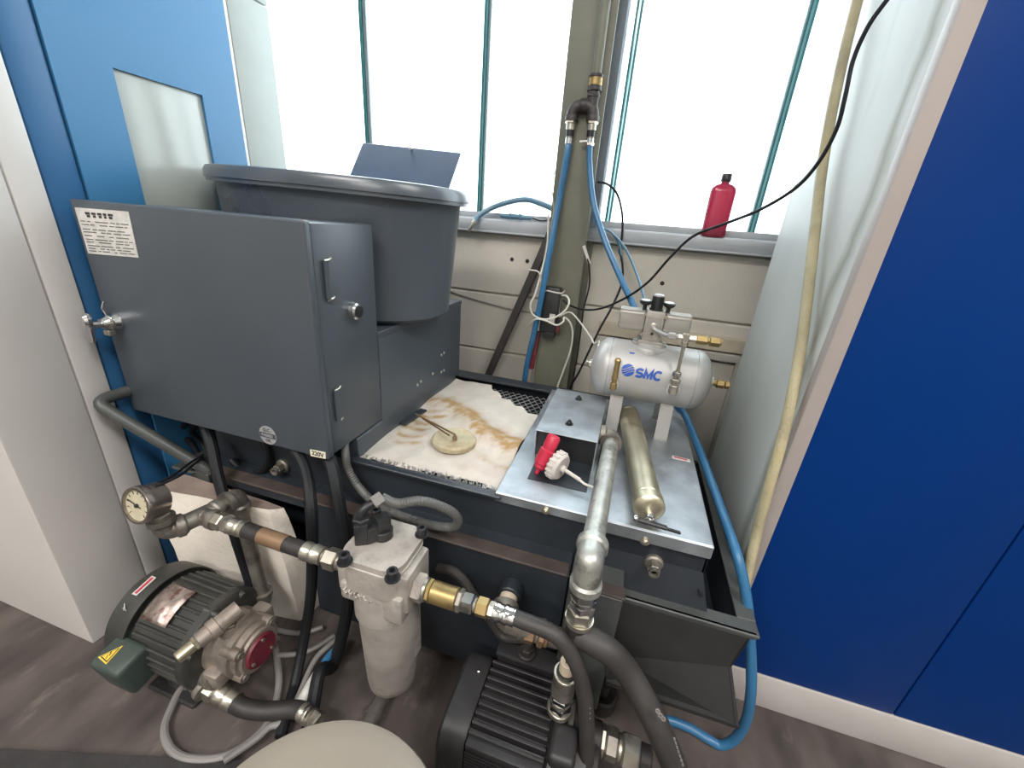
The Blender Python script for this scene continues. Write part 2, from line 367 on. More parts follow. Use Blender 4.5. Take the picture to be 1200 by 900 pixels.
# ============================================================ BLUE ENCLOSURE (right)
XC, YF = .322, .756
rc = thing('machine_enclosure', 'large cobalt blue machine enclosure with pale stained side, on the right', 'machine', (XC + .6, YF + .25, 0))
MB().box((XC, YF + .002, .0), (XC + .02, 1.185, 2.6), .003).build('side_panel', 'side_grey', rc)
b = MB(); b.box((XC - .001, YF - .012, .0), (XC + .026, YF + .012, 2.6), .003, 2); b.build('corner_post', 'white_edge', rc)
MB().box((XC + .026, YF - .006, .1), (.682, YF + .01, 2.6), .002).box((.6845, YF - .006, .1), (1.9, YF + .01, 2.6), .002).build('front_panel', 'blue_dark', rc)
MB().box((XC + .02, YF - .008, 0), (1.9, YF + .008, .097), .002).build('plinth', 'plinth', rc)
MB().box((XC + .022, YF + .003, .09), (1.9, 1.18, 2.6)).build('body', 'seam', rc)

# ============================================================ PALE / SKY BLUE ENCLOSURE (left)
XL = -1.066
lc = thing('machining_centre', 'grey and sky blue machine enclosure with a tall viewing window, on the left', 'machine', (XL - .5, .75, 0))
MB().box((XL - 1.2, .364, 0), (XL, .4975, 2.6), .004).box((XL - 1.2, .499, 0), (XL, .548, 2.6), .004).build('side_panel', 'machine_grey', lc)
MB().box((XL - 1.2, .37, .01), (XL - .045, 1.12, 2.59)).build('body', 'seam', lc)
MB().box((XL - .05, .5505, 0), (XL - .003, .6095, 2.6), .006).build('edge_trim', 'blue_trim', lc)
# sliding door panel with a window opening
y0, y1, yw0, yw1, zw0, zw1 = .611, .996, .712, .897, .72, 1.223
dp = MB()
dp.box((XL - .03, y0, 0), (XL, yw0, 2.6)).box((XL - .03, yw1, 0), (XL, y1, 2.6)).box((XL - .03, yw0, 0), (XL, yw1, zw0)).box((XL - .03, yw0, zw1), (XL, yw1, 2.6))
do = dp.build('door_panel', 'blue_light', lc)
MB().box((XL - .028, yw0, zw0), (XL - .006, yw1, zw1), .001).build('viewing_window', 'glass_dim', do)
MB().box((XL - .05, .997, 0), (XL - .001, 1.005, 2.6)).build('gasket', 'label_white', lc)
MB().box((XL - .05, 1.006, 0), (XL + .001, 1.135, 1.48), .003).box((XL - .05, 1.006, 1.483), (XL + .001, 1.135, 2.6), .003).build('rear_post', 'machine_pale', lc)

# ============================================================ COOLANT TANK
TX0, TX1, TY0, TY1, TZ = -.905, .2165, .633, 1.235, .5
tank = thing('coolant_tank', 'black enamelled coolant tank with galvanised covers, drip tray and a push handle', 'tank', (-.35, .9, 0))
b = MB()     # upper tank: open well on the left of the covers
wt = .006
b.box((TX0, TY0, .345), (TX1, TY0 + wt, TZ), .0015, 1).box((TX0, TY1 - wt, .345), (TX1, TY1, TZ), .0015, 1)
b.box((TX0, TY0, .345), (TX0 + wt, TY1, TZ), .0015, 1).box((TX1 - wt, TY0, .345), (TX1, TY1, TZ), .0015, 1)
b.box((TX0, TY0, .345), (TX1, TY1, .352))
b.box((TX0, TY1 - .05, .494), (TX1, TY1, .502), .002, 1)
b.box((TX0, TY0 - .012, .492), (-.17, TY0 + .003, .4995), .0015, 1)
b.build('upper_tank', 'black_enamel', tank)
b = MB()     # lower tank + ledge
LY = .573
b.box((-.6, LY, .07), (-.015, 1.25, .404), .002, 1).box((-.93, .66, .07), (-.6, 1.25, .404), .002, 1).box((-.93, LY, .38), (-.6, .67, .404), .002, 1).box((-.015, .66, .07), (.19, 1.25, .34), .002, 1)
b.build('lower_tank', 'black_enamel', tank)
MB().box((-.905, LY - .004, .402), (-.018, LY + .028, .4085), .002, 1).build('ledge_strip', 'rusty', tank)
for x in (-.88, -.4, .1):
    for y in (.63, 1.15):
        MB().cyl((x, y, 0), (x, y, .045), .03, n=16, bev=.004).cyl((x, y, .04), (x, y, .075), .012, n=12).build('levelling_foot', 'rubber', tank)
# bracket post on the front of the tank, right of the ledge
b = MB(); b.box((-.012, .553, .1), (.083, .66, .405), .002, 1); b.build('bracket_post', 'tray', tank)
MB().box((-.008, .553, .404), (.086, .58, .4095), .0015, 1).build('post_cap', 'rusty', tank)
# drip tray on the right: rim + inclined walls
rz = .372; xr = .318; yr = .592
ri = .032
b = MB()
b.box((.083, yr, rz - .008), (xr, yr + ri, rz), .002, 1).box((xr - ri, yr + ri - .001, rz - .0082), (xr, 1.2, rz + .0003), .001, 1).box((.19, 1.17, rz - .0085), (xr - ri + .001, 1.2, rz - .0003), .001, 1)
b.prism([(.083, yr + .002, rz - .012), (.083, yr + .002, rz), (xr - .006, yr + .002, rz), (xr - .006, yr + .002, rz - .012)], (0, .004, 0))
b.build('tray_rim', 'tray', tank)
b = MB()      # tray basin
b.box((.083, yr + ri - .003, .27), (xr - .02, yr + ri, rz - .004)).box((xr - ri, yr + ri, .27), (xr - ri + .003, 1.19, rz - .004))
b.box((.083, yr + ri, .268), (xr - ri, 1.19, .272)).build('tray_basin', 'black_enamel', tank)
b = MB()
f0, f1 = W(708, 766, Y=yr - .012), W(857, 782, Y=yr - .026)
g0, g1 = W(774, 824, Y=.505), W(866, 855, Y=.505)
k = (g1 - g0) * 1.0
g0 = g0 - k * .75
t_ = Vector((0, .004, .003))
b.hull8([f0, f1, g1, g0], [p + t_ for p in (f0, f1, g1, g0)])
u0, u1 = Vector((.083, yr + .004, rz - .01)), Vector((xr - .012, yr + .004, rz - .01))
b.hull8([u0, u1, f1, f0], [p + Vector((0, .004, 0)) for p in (u0, u1, f1, f0)])
c1, c0 = Vector((xr - .03, .72, .19)), Vector((.083, .72, .19))
b.hull8([g0, g1, c1, c0], [p + Vector((0, 0, .004)) for p in (g0, g1, c1, c0)])
b.hull8([f1, g1, c1, u1], [p + Vector((-.004, 0, 0)) for p in (f1, g1, c1, u1)])
b.build('splash_apron', 'apron', tank)
fl4 = [(-.01, TY0 - .001, .44), (TX1 - .002, TY0 - .001, .44), (.237, .612, .366), (-.01, .612, .366)]
b = MB(); b.hull8(fl4, [Vector(p) + Vector((0, .004, 0)) for p in fl4])
b.build('front_flare', 'black_enamel', tank)
MB().box((.0, .70, .02), (.285, 1.2, .262), .003, 1).build('base_shade_box', 'apron', tank)  # solid dark box for base framing, added to deepen shade under the tray
# galvanised covers
gz = .5
b = MB(); b.box((-.183, TY0 - .004, gz), (.0, 1.2, gz + .005), .0015, 1).box((-.183, TY0 - .005, gz - .016), (.0, TY0 - .001, gz + .004), .001, 1)
lp = b.build('left_cover_plate', 'galv', tank)
b = MB(); b.box((.003, TY0 - .006, gz), (.2165, 1.27, gz + .006), .0015, 1).box((.003, TY0 - .0075, gz - .022), (.2165, TY0 - .003, gz + .004), .001, 1).box((.2135, TY0 - .006, gz - .02), (.2175, 1.27, gz + .004), .001, 1)
rp = b.build('right_cover_plate', 'galv', tank)
for x, y in ((190, 8), (200, 1)): pass
# folded box cover with an open front on the left plate
bx0, bx1, by0, by1, bz = -.146, -.008, .795, 1.045, .575
b = MB(); b.box((bx0, by0 - .012, bz - .003), (bx1, by1, bz), .001, 1)
b.hull8([(bx0, by0 - .012, bz - .003), (bx0, by1, bz - .003), (bx0, by1, gz), (bx0, by0, gz)], [(bx0 + .003, by0 - .012, bz - .003), (bx0 + .003, by1, bz - .003), (bx0 + .003, by1, gz), (bx0 + .003, by0, gz)])
b.box((bx1 - .003, by0 - .012, gz), (bx1, by1, bz - .002)).box((bx0, by1 - .003, gz), (bx1, by1, bz - .002))
bc = b.build('folded_cover', 'galv', tank)
MB().box((bx0 + .003, by0 + .002, gz + .004), (bx1 - .003, by0 + .006, bz - .003)).build('dark_front', 'plastic_black', tank)
MB().box((-.135, .695, gz + .0045), (-.012, by0 + .002, gz + .0062)).build('cut_out', 'black_enamel', tank)
def bolt(p, ax, rad, h, m, parent, name='screw', washer=True):
    p, ax = Vector(p), Vector(ax).normalized(); q = MB()
    if washer: q.cyl(p, p + ax * h * .25, rad * 1.5, n=18)
    q.hexnut(p + ax * h * .2, p + ax * h, rad).cyl(p + ax * h, p + ax * h * 1.35, rad * .55, n=12)
    return q.build(name, m, parent)
for (x, y) in ((678, 468), (667, 497)): bolt(W(x, y, Z=bz), (0, 0, 1), .006, .008, 'plastic_black', tank)
for p in (W(640, 598, Y=TY0 - .005), W(756, 634, Y=TY0 - .007)): bolt(p, (0, -1, 0), .006, .006, 'zinc', tank)
def drain(px, py, Y, s=1):
    p = W(px, py, Y=Y); q = MB()
    q.lathe(p, (0, -1, 0), [(0, .017 * s), (.006, .017 * s), (.009, .014 * s), (.009, .01 * s)], 24).hexnut(p - Vector((0, .006, 0)), p - Vector((0, .024 * s, 0)), .0115 * s)
    q.lathe(p, (0, -1, 0), [(.022 * s, .0095 * s), (.031 * s, .0095 * s), (.031 * s, .0065 * s), (.024 * s, .0055 * s), (.024 * s, 0)], 20)
    return q.build('drain_plug', 'elbow', tank)
drain(766, 658, TY0); drain(333, 545, TY0)
MB().cyl(W(820, 692, Y=TY0 - .02), W(820, 692, Y=TY0 - .02) - Vector((0, .012, 0)), .004, n=10).build('screw', 'plastic_black', tank)
b = MB(); p = W(601, 686, Y=LY)
b.cyl(p, p - Vector((0, .028, 0)), .022, n=24, bev=.002).build('outlet_boss', 'black_enamel', tank)
# grate over the well and the crinkled mesh roll at its front
b = MB(); gx0, gx1, gy0, gy1 = -.52, -.185, .655, 1.19
ny = 30
for i in range(ny):
    y = gy0 + (gy1 - gy0) * i / (ny - 1); pts = []
    for k in range(33):
        x = gx0 + (gx1 - gx0) * k / 32; pts.append((x, y + (.0075 if (k + i) % 2 else -.0075), .469))
    b.tube(pts, .0017, 4, 1)
b.build('expanded_mesh', 'grate', tank)
b = MB()
for k in range(7):
    pts = []
    ph = random.random() * 6
    for i in range(90):
        t = i / 89; x = -.515 + .33 * t
        pts.append((x, .663 + .009 * math.cos(i * 1.55 + ph) + .004 * math.sin(i * .5 + k), .478 + .009 * math.sin(i * 1.55 + ph) + .003 * math.sin(k * 2 + i * .3)))
    b.tube(pts, .0011, 4, 1)
b.build('mesh_edge_roll', 'grate', tank)
MB().cyl((-.52, .655, .455), (-.183, .655, .455), .014, n=14).build('mesh_support_rod', 'black_enamel', tank)
# push handle at the left end
h0, h1 = Vector((-1.035, .497, .582)), Vector((-1.035, 1.05, .582))
e0, e1 = Vector((-.905, .55, .428)), Vector((-.905, 1.1, .428))
b = MB().tube(fillet([e0 + Vector((.04, .03, -.03)), h0, h1, e1 + Vector((.04, 0, -.03))], .028), .0125, 14, 1)
b.build('push_handle', 'tray', tank)
b = MB(); b.box((-.965, .56, .395), (-.90, 1.1, .402), .002, 1).box((-.915, .565, .33), (-.86, .64, .402), .002, 1); b.build('handle_bracket', 'tray', tank)
# stickers
def sticker(name, c, ax, ay, w_, h_, m, parent, t=.0012):
    ax, ay = Vector(ax).normalized(), Vector(ay).normalized(); az = ax.cross(ay)
    return MB().obox(Vector(c) + az * t / 2, ax, ay, az, (w_, h_, t)).build(name, m, parent)
p = W(798, 538, Z=gz + .0065)
st = sticker('warning_sticker', p, (1, -.06, 0), (.06, 1, 0), .04, .0125, 'label_white', tank)
MB().obox(p + Vector((-.001, 0, .0015)), (1, -.06, 0), (.06, 1, 0), (0, 0, 1), (.03, .005, .0008)).build('red_band', 'red_ink', st)

# ------------------------------------------------ filter paper and float disc in the well
from mathutils import noise as mnoise
def paper():
    n, m_ = 70, 90; x0, x1, y0, y1 = -.512, -.186, .648, 1.185
    b = MB(); lay = None; bm = b.bm; vs = []
    for j in range(m_ + 1):
        for i in range(n + 1):
            u, v = i / n, j / m_; x = x0 + (x1 - x0) * u; y = y0 + (y1 - y0) * v
            z = .4865 + .0015 * math.sin(u * 17 + v * 9) + .001 * math.sin(u * 31 - v * 23)
            # ridge that runs across the back of the sheet, sinking to the right
            yr_ = .985 - .16 * u + .02 * math.sin(u * 6); dd = (y - yr_) / .055
            z += .02 * math.exp(-dd * dd) * min(1, .35 + u * 1.3)
            z += .005 * math.exp(-((y - yr_ + .07) / .012) ** 2) * math.sin(u * 25 + 1) * u
            # curled far right corner and lifted front right edge
            e_ = max(0, v - (1 - .28 * max(0, u - .38) / .62)); 
            z += -.01 * e_
            if v < .08: z += -.008 * (1 - v / .08) * (1 if u > .3 else .4)
            z += .006 * math.exp(-((u - .33) / .05) ** 2 - ((v - .03) / .05) ** 2)
            vs.append(bm.verts.new((x, y, z)))
    def keep(i, j):
        u, v = (i + .5) / n, (j + .5) / m_
        if u > .4 and v > 1 - .30 * ((u - .4) / .6) ** .7 + .012 * math.sin(u * 40): return False
        if v < .008 + .012 * abs(math.sin(u * 9)) + .028 * max(0, math.sin((u - .35) * 4.2)) * (u > .36): return False
        return True
    for j in range(m_):
        for i in range(n):
            if keep(i, j): bm.faces.new([vs[j * (n + 1) + i], vs[j * (n + 1) + i + 1], vs[(j + 1) * (n + 1) + i + 1], vs[(j + 1) * (n + 1) + i]])
    bmesh.ops.delete(bm, geom=[v for v in bm.verts if not v.link_faces], context='VERTS')
    lay = bm.loops.layers.color.new('stain'); 
    def stain(x, y):
        q_ = mnoise.noise(Vector((x * 45, y * 45, 0))); q2 = mnoise.noise(Vector((x * 130, y * 130, 3)))
        x += .008 * q_ + .004 * q2; y += .008 * mnoise.noise(Vector((x * 40, y * 40, 9))) + .003 * q2
        return stain0(x, y) * (1.0 + .4 * q_ + .35 * q2)
    def stain0(x, y):
        u, v = (x - x0) / (x1 - x0), (y - y0) / (y1 - y0); yr_ = .985 - .16 * u + .02 * math.sin(u * 6)
        s_ = 1.1 * math.exp(-((y - yr_ - .012 + .008 * math.sin(u * 22) + .004 * math.sin(u * 57)) / .05) ** 2) * (.55 + .45 * min(1, u * 2 + .3))
        # comb of drips on the left
        cu = max(0, 1 - abs(u - .17 - .04 * math.sin(v * 14)) / .17); comb = .5 + .5 * math.sin(v * 95 + 3 * math.sin(u * 11))
        if .13 < v < .58: s_ = max(s_, 1.0 * min(1, cu * 1.9) * (.3 + .7 * comb) * min(1, (v - .13) * 12, (.58 - v) * 12))
        s_ = max(s_, .35 * math.exp(-((y - yr_ + .08) / .016) ** 2) * u * 2)
        s_ = max(s_, .3 * math.exp(-((v - .02) / .04) ** 2))
        return max(0, min(1, s_))
    for fce in bm.faces:
        for l in fce.loops:
            s_ = stain(l.vert.co.x, l.vert.co.y); s_ = max(0, min(1, s_)); l[lay] = (s_, s_, s_, 1)
    ob = b.build('filter_paper', 'paper', None, 60)
    return tag(ob, 'cream filter paper with brown stains spread over the open tank', 'paper')
paper()
ft = thing('float_disc', 'round cream float disc with a thin rod lying on the stained filter paper', 'float', W(532, 517, Z=.492))
c = W(532, 516, Z=.497)
MB().lathe(c - Vector((0, 0, .009)), (.03, .02, 1), [(0, .05), (.004, .0535), (.013, .0535), (.017, .05), (.018, .047), (.0165, .044), (.016, 0)], 44).build('disc', 'disc', ft)
a = W(487, 485, Z=.51); e = W(533, 509, Z=.521)
MB().tube([a, e, e + Vector((.001, 0, -.012))], .0022, 8, 1).build('rod', 'rust_rod', ft)
MB().tube([a + Vector((.022, -.004, -.006)), e - Vector((.012, .006, .002))], .0022, 8, 1).build('rod', 'rust_rod', ft)
MB().lathe(e - Vector((0, 0, .013)), (0, 0, 1), [(0, .006), (.008, .005), (.01, 0)], 12).build('hub', 'rust_rod', ft)
p = W(484, 488, Z=.492)
tag(MB().obox((-.497, .868, .4925), (.1, 1, 0), (1, -.1, 0), (0, 0, -1), (.1, .022, .004), .001, 1).build('dark_strip', 'black_enamel'), 'small dark metal strip between the paper and the grey casing', 'metal strip')

# ------------------------------------------------ red siphon spout and white cap lying in the cut-out
sp = thing('siphon_spout', 'red plastic dispensing spout leaning against the dark box front', 'spout', W(632, 552, Z=.507))
pb, pt = W(632, 549, Z=.517), Vector(W(650, 511, Y=.745))
ax = (pt - pb).normalized(); Ls = (pt - pb).length
MB().lathe(pb, ax, [(0, .010), (.004, .0135), (.012, .0135), (.014, .0165), (.014 + .40 * Ls, .0165), (.016 + .40 * Ls, .0135), (Ls * .66, .0135), (Ls * .67, .0145), (Ls - .004, .0145), (Ls, .012)], 24).build('body', 'redplastic', sp)
MB().cyl(pb - ax * .016 + Vector((0, 0, .004)), pb + ax * .004, .0045, .0055, n=14).build('tip', 'redplastic', sp)
wc = thing('white_screw_cap', 'white ribbed plastic screw cap with a short tube beside the red spout', 'cap', W(655, 556, Z=.507))
cc = W(653, 545, Z=.535) ; ca = Vector((.75, -.35, -.1)).normalized(); 
_, cu_, cv_ = frame(ca)
q = MB().lathe(cc - ca * .009, ca, [(0, .027), (.003, .030), (.014, .030), (.019, .0285), (.022, .026), (.022, .006)], 40)
for k in range(16):
    t = 2 * math.pi * k / 16; dv = cu_ * math.cos(t) + cv_ * math.sin(t)
    q.obox(cc + dv * .030 - ca * .001, ca, dv, ca.cross(dv), (.016, .004, .0055), .001, 1)
q.build('cap', 'whiteplastic', wc)
MB().lathe(cc + ca * .008, ca, [(0, .008), (.012, .007), (.013, .004), (.05, .004)], 16).build('spout_tube', 'whiteplastic', wc)
MB().tube([cc + ca * .055, cc + ca * .07 + Vector((0, 0, -.002)), cc + ca * .086 + Vector((.004, .004, -.001))], .0024, 8, 4).build('thin_hose', 'whitewire', wc)
MB().cyl(cc - ca * .02 + Vector((0, 0, .002)), cc - ca * .008, .010, n=18).build('neck', 'redplastic', wc)

# ============================================================ CONTROL CABINET + STAND + TUB
cabx0, cabx1, cy0, cy1, cz0, cz1 = -1.036, -.511, .56, .747, .535, .976
cc_ = thing('control_cabinet', 'dark slate grey electrical cabinet with a chrome latch and a pale nameplate', 'control cabinet', ((cabx0 + cabx1) / 2, .65, cz0))
MB().box((cabx0 + .006, cy0 + .018, cz0 + .003), (cabx1, cy1, cz1 - .004), .003).build('body', 'ctrl', cc_)
door = MB().box((cabx0, cy0, cz0), (cabx1 + .003, cy0 + .0165, cz1), .004, 3).build('door', 'ctrl', cc_)
def quad_on(name, pts, m, parent, t=.001, **pl):
    P_ = [W(x, y, **pl) for x, y in pts]; n_ = (P_[1] - P_[0]).cross(P_[3] - P_[0]).normalized()
    if n_.dot(EYE - P_[0]) < 0: n_ = -n_
    return MB().prism(P_, n_ * t).build(name, m, parent), P_, n_
yd = cy0 - .0003
pl, P_, n_ = quad_on('nameplate', [(88, 243), (151, 248), (163, 302), (104, 297)], 'label_white', door, Y=yd)
def on(P_, u, v, off=.0012): # bilinear point on a quad, v downwards
    a = P_[0].lerp(P_[1], u); c = P_[3].lerp(P_[2], u); return a.lerp(c, v) + n_ * off
def dashes(name, P_, rows, m, parent, h=.05, seed=1):
    rnd = random.Random(seed); q = MB()
    for (v, segs) in rows:
        for (u0, u1) in segs:
            q.prism([on(P_, u0, v), on(P_, u1, v), on(P_, u1, v + h), on(P_, u0, v + h)], n_ * .0004)
    return q.build(name, m, parent)
rows = [(.08, [(.18, .27), (.3, .38), (.41, .49), (.52, .58), (.61, .7)]), (.14, [(.2, .26), (.32, .37), (.43, .48), (.53, .57), (.62, .68)])]
dashes('title_print', P_, rows, 'black_ink', pl, .05)
rnd = random.Random(4); rows = []
for v in (.27, .34, .44, .5, .58, .66, .72, .8, .86, .92):
    u = .05; sg = []
    while u < .9:
        l = rnd.choice((.05, .08, .14, .24)); sg.append((u, min(.95, u + l))); u += l + rnd.choice((.03, .05, .1))
    rows.append((v, sg))
dashes('small_print', P_, rows, 'grey_ink', pl, .02)
# round inspection sticker and voltage sticker
c = W(314, 510, Y=yd); q = MB().lathe(c, (0, -1, 0), [(0, .021), (.0008, .021), (.0008, 0)], 36); rs = q.build('round_sticker', 'label_silver', door)
MB().box((c.x - .0195, c.y - .0016, c.z - .0055), (c.x + .0195, c.y - .0007, c.z + .0055)).build('band', 'ctrl', rs)
text_mesh('PASSED', .0085, .0003, (c.x, c.y - .0018, c.z), (1, 0, 0), (0, 0, 1), bold=.0001).build('print', 'label_silver', rs)
text_mesh('Q.C.', .0105, .0003, (c.x, c.y - .0012, c.z + .012), (1, 0, 0), (0, 0, 1), bold=.0001).build('print', 'black_ink', rs)
text_mesh('OK', .009, .0003, (c.x, c.y - .0012, c.z - .012), (1, 0, 0), (0, 0, 1), bold=.0001).build('print', 'black_ink', rs)
vs2, P_, n_ = quad_on('voltage_sticker', [(363.5, 526.5), (381.5, 530), (382, 537.5), (364.5, 534)], 'label_cream', door, Y=yd)
c = (P_[0] + P_[1] + P_[2] + P_[3]) / 4
text_mesh('220V', .0135, .0003, c + Vector((0, -.0012, 0)), (1, 0, -.02), (0, 0, 1), bold=.0003).build('print', 'black_ink', vs2)
# chrome latch: rosette, plunger, T handle and hanging key loop
p = W(138, 376, Y=cy0)
la = MB().lathe(p, (0, -1, 0), [(0, .019), (.006, .019), (.012, .015), (.016, .015), (.02, .012), (.03, .009), (.03, 0)], 28).build('latch', 'chrome', door)
b = MB().cyl(p + Vector((0, -.028, -.001)), p + Vector((-.002, -.046, 0)), .0075, n=18)
b.build('spindle', 'chrome', la)
e = p + Vector((-.004, -.047, -.002))
MB().obox(e + Vector((0, 0, -.004)), (1, 0, 0), (0, 1, 0), (.15, 0, 1), (.016, .007, .062), .003, 2).lathe(e + Vector((.003, .004, .012)), (-.3, -1, 0), [(0, .013), (.006, .0145), (.011, .011), (.012, 0)], 20).build('handle', 'chrome', la)
MB().tube([p + Vector((-.004, -.014, .012)), p + Vector((-.006, -.016, .028)), p + Vector((-.002, -.012, .042))], .002, 8, 4).build('pin', 'chrome', la)
MB().obox(p + Vector((-.003, -.018, -.021)), (1, 0, 0), (0, 1, 0), (0, 0, 1), (.018, .012, .012), .002, 1).build('keeper', 'zinc', la)
# hinges and round lock on the side
for (x, y) in ((381, 328), (393, 475)):
    p = W(x, y, X=cabx1 + .001); q = MB()
    q.cyl(p + Vector((.004, 0, -.033)), p + Vector((.004, 0, .033)), .0048, n=14)
    for s_ in (-.012, .014): q.cyl(p + Vector((.004, 0, s_ - .0006)), p + Vector((.004, 0, s_ + .0006)), .0053, n=14)
    q.box((cabx1 - .002, p.y - .002, p.z - .033), (cabx1 + .003, p.y + .006, p.z + .033), .001, 1)
    h = q.build('hinge', 'ctrl', cc_)
    for z in (.033, -.034): MB().tube([p + Vector((.004, -.003, z)), p + Vector((.005, .008, z + .001)), p + Vector((.003, .016, z + .003))], .0019, 6, 3).build('pin', 'zinc', h)
p = W(413, 364, X=cabx1)
lk = MB().lathe(p, (1, 0, 0), [(0, .017), (.004, .0175), (.007, .0165), (.012, .0165), (.015, .0135), (.015, .009)], 30).build('lock_ring', 'chrome', cc_)
MB().lathe(p, (1, 0, 0), [(.006, .0125), (.0158, .0125), (.0165, .011), (.0165, 0)], 24).build('lock_face', 'plastic_black', lk)

sx0, sx1, sy0, sy1, sz = -1.036, -.5105, .7475, 1.206, .751
stn = thing('tub_stand', 'dark slate grey steel casing under the big tub, behind the control cabinet', 'stand', (-.77, .98, TZ))
MB().box((sx0, sy0, TZ + .0005), (sx1, sy1, sz - .002), .0015, 1).box((sx0 + .145, .652, .476), (sx1, sy1 - .03, .5335), .0015, 1).box((sx0, sy0 - .002, sz - .014), (sx1 + .0015, sy1 + .002, sz), .0015, 1).build('casing', 'ctrl', stn)
for (x, y) in ((493, 447), (489, 451), (517, 416), (520, 413.5), (507, 438), (517, 436), (520, 434)):
    p = W(x, y, X=sx1); MB().lathe(p - Vector((.001, 0, 0)), (1, 0, 0), [(0, .0042), (.002, .0042), (.0035, .003), (.004, 0)], 12).build('rivet', 'zinc', stn)

# big oval tub
TC = Vector((-.722, .93, 0))
def oval(b, prof, n=96, pw=2.35, cap=True):
    bm = bmesh.new(); rings = []
    for (z, a, bb) in prof:
        ring = []
        for i in range(n):
            t = 2 * math.pi * i / n; c_, s_ = math.cos(t), math.sin(t)
            ring.append(bm.verts.new((TC.x + a * math.copysign(abs(c_) ** (2 / pw), c_), TC.y + bb * math.copysign(abs(s_) ** (2 / pw), s_), z + (-.008 * c_ if z > .9 else 0))))
        rings.append(ring)
    for A, B in zip(rings, rings[1:]):
        for i in range(n): bm.faces.new((A[i], A[(i + 1) % n], B[(i + 1) % n], B[i]))
    if cap: bm.faces.new(rings[0]); bm.faces.new(rings[-1])
    bmesh.ops.recalc_face_normals(bm, faces=bm.faces[:]); b.merge(bm); return b
tub = thing('mortar_tub', 'big blue-grey plastic oval tub with a rolled rim on the grey casing', 'tub', (TC.x, TC.y, sz))
a0, b0 = .326, .2
prof = [(sz + .001, .245, .15), (sz + .004, .262, .165), (sz + .014, .276, .176), (1.03, a0 - .022, b0 - .016), (1.034, a0 - .02, b0 - .014), (1.036, a0 - .002, b0 - .002), (1.036, a0, b0),
        (1.052, a0 - .001, b0 - .001), (1.06, a0 - .006, b0 - .006), (1.062, a0 - .012, b0 - .012), (1.058, a0 - .024, b0 - .022), (1.03, a0 - .032, b0 - .026), (sz + .02, .268, .168), (sz + .008, .25, .155)]
oval(MB(), prof).build('body', 'tub', tub)
b = MB()
oval(b, [(1.028, a0 - .0235, b0 - .0175), (1.028, a0 - .004, b0 - .003), (1.0365, a0 - .004, b0 - .003), (1.0365, a0 - .0235, b0 - .0175)], cap=False)
b.build('rim_lip', 'tub', tub)
# flat sheet standing in the tub
pq = [W(425, 168, Y=1.035), W(540, 180, Y=1.035), W(528, 216, Y=1.02), W(412, 203, Y=1.0)]
dn = Vector((-.012, -.17, -.24))
b = MB(); b.prism([pq[0], pq[1], pq[2] + dn, pq[3] + dn], (0, .004, .002))
sh = b.build('sheet', 'plate_blue'); tag(sh, 'flat dark sheet standing up out of the big tub', 'sheet')
p = W(481, 174, Y=1.03); sh2 = MB().cyl(p + Vector((0, -.002, 0)), p + Vector((0, .008, 0)), .0035, n=12).build('eyelet', 'label_silver', sh)
for v in sh2.data.vertices: v.co -= Vector((0, 0, 0))

# ============================================================ AIR BOOSTER with tank
YA = 1.06; A = W(706, 428.5, Y=YA); B = W(818, 445, Y=YA); zA = (A.z + B.z) / 2; A.z = B.z = zA; ax = (B - A).normalized(); R_ = .0765; Lt = (B - A).length
_, u_, v_ = frame(ax)          # u_ horizontal, v_ up or down
up = Vector((0, 0, 1)); fr = up.cross(ax).normalized()
if fr.y > 0: fr = -fr
mid = (A + B) / 2
bt = thing('air_booster', 'silver air booster tank with blue lettering standing on the galvanised cover', 'air booster', (mid.x, mid.y, .506))
e = .034
pr = [(-e * .85, .0), (-e * .85, .02), (-e * .72, .04), (-e * .4, .061), (0, .074), (.012, R_), (.016, R_), (.0165, R_ - .002), (.018, R_ - .002), (.0185, R_), (Lt - .0185, R_), (Lt - .018, R_ - .002), (Lt - .0165, R_ - .002), (Lt - .016, R_), (Lt - .012, R_), (Lt, .074), (Lt + e * .4, .061), (Lt + e * .72, .04), (Lt + e * .85, .02), (Lt + e * .85, 0)]
MB().lathe(A, ax, pr, 56).build('tank', 'silver', bt)
# legs
def leg(pt_, bottom_fwd):
    c = pt_; fo = fr * bottom_fwd
    top = Vector((c.x, c.y, zA - R_ * .80)) + fr * .05; bot = Vector((c.x, c.y, .5075)) + fr * .07
    q = MB(); w_ = .016
    q.hull8([top - ax * w_, top + ax * w_, bot + ax * w_, bot - ax * w_], [p_ - fr * .004 for p_ in (top - ax * w_, top + ax * w_, bot + ax * w_, bot - ax * w_)])
    t2 = Vector((c.x, c.y, zA - R_ * .80)) - fr * .05; b2 = Vector((c.x, c.y, .5075)) - fr * .07
    q.hull8([t2 - ax * w_, t2 + ax * w_, b2 + ax * w_, b2 - ax * w_], [p_ + fr * .004 for p_ in (t2 - ax * w_, t2 + ax * w_, b2 + ax * w_, b2 - ax * w_)])
    q.obox((top + t2) / 2, ax, fr, up, (w_ * 2, .104, .004))
    q.obox(bot - fr * .012, ax, fr, up, (w_ * 2, .03, .003)).obox(b2 + fr * .012, ax, fr, up, (w_ * 2, .03, .003))
    return q.build('leg', 'bracket', bt)
leg(Vector((W(722, 470, Y=1.0).x, YA, zA)), 0); leg(Vector((W(779, 490, Y=1.0).x, YA, zA)), 0)
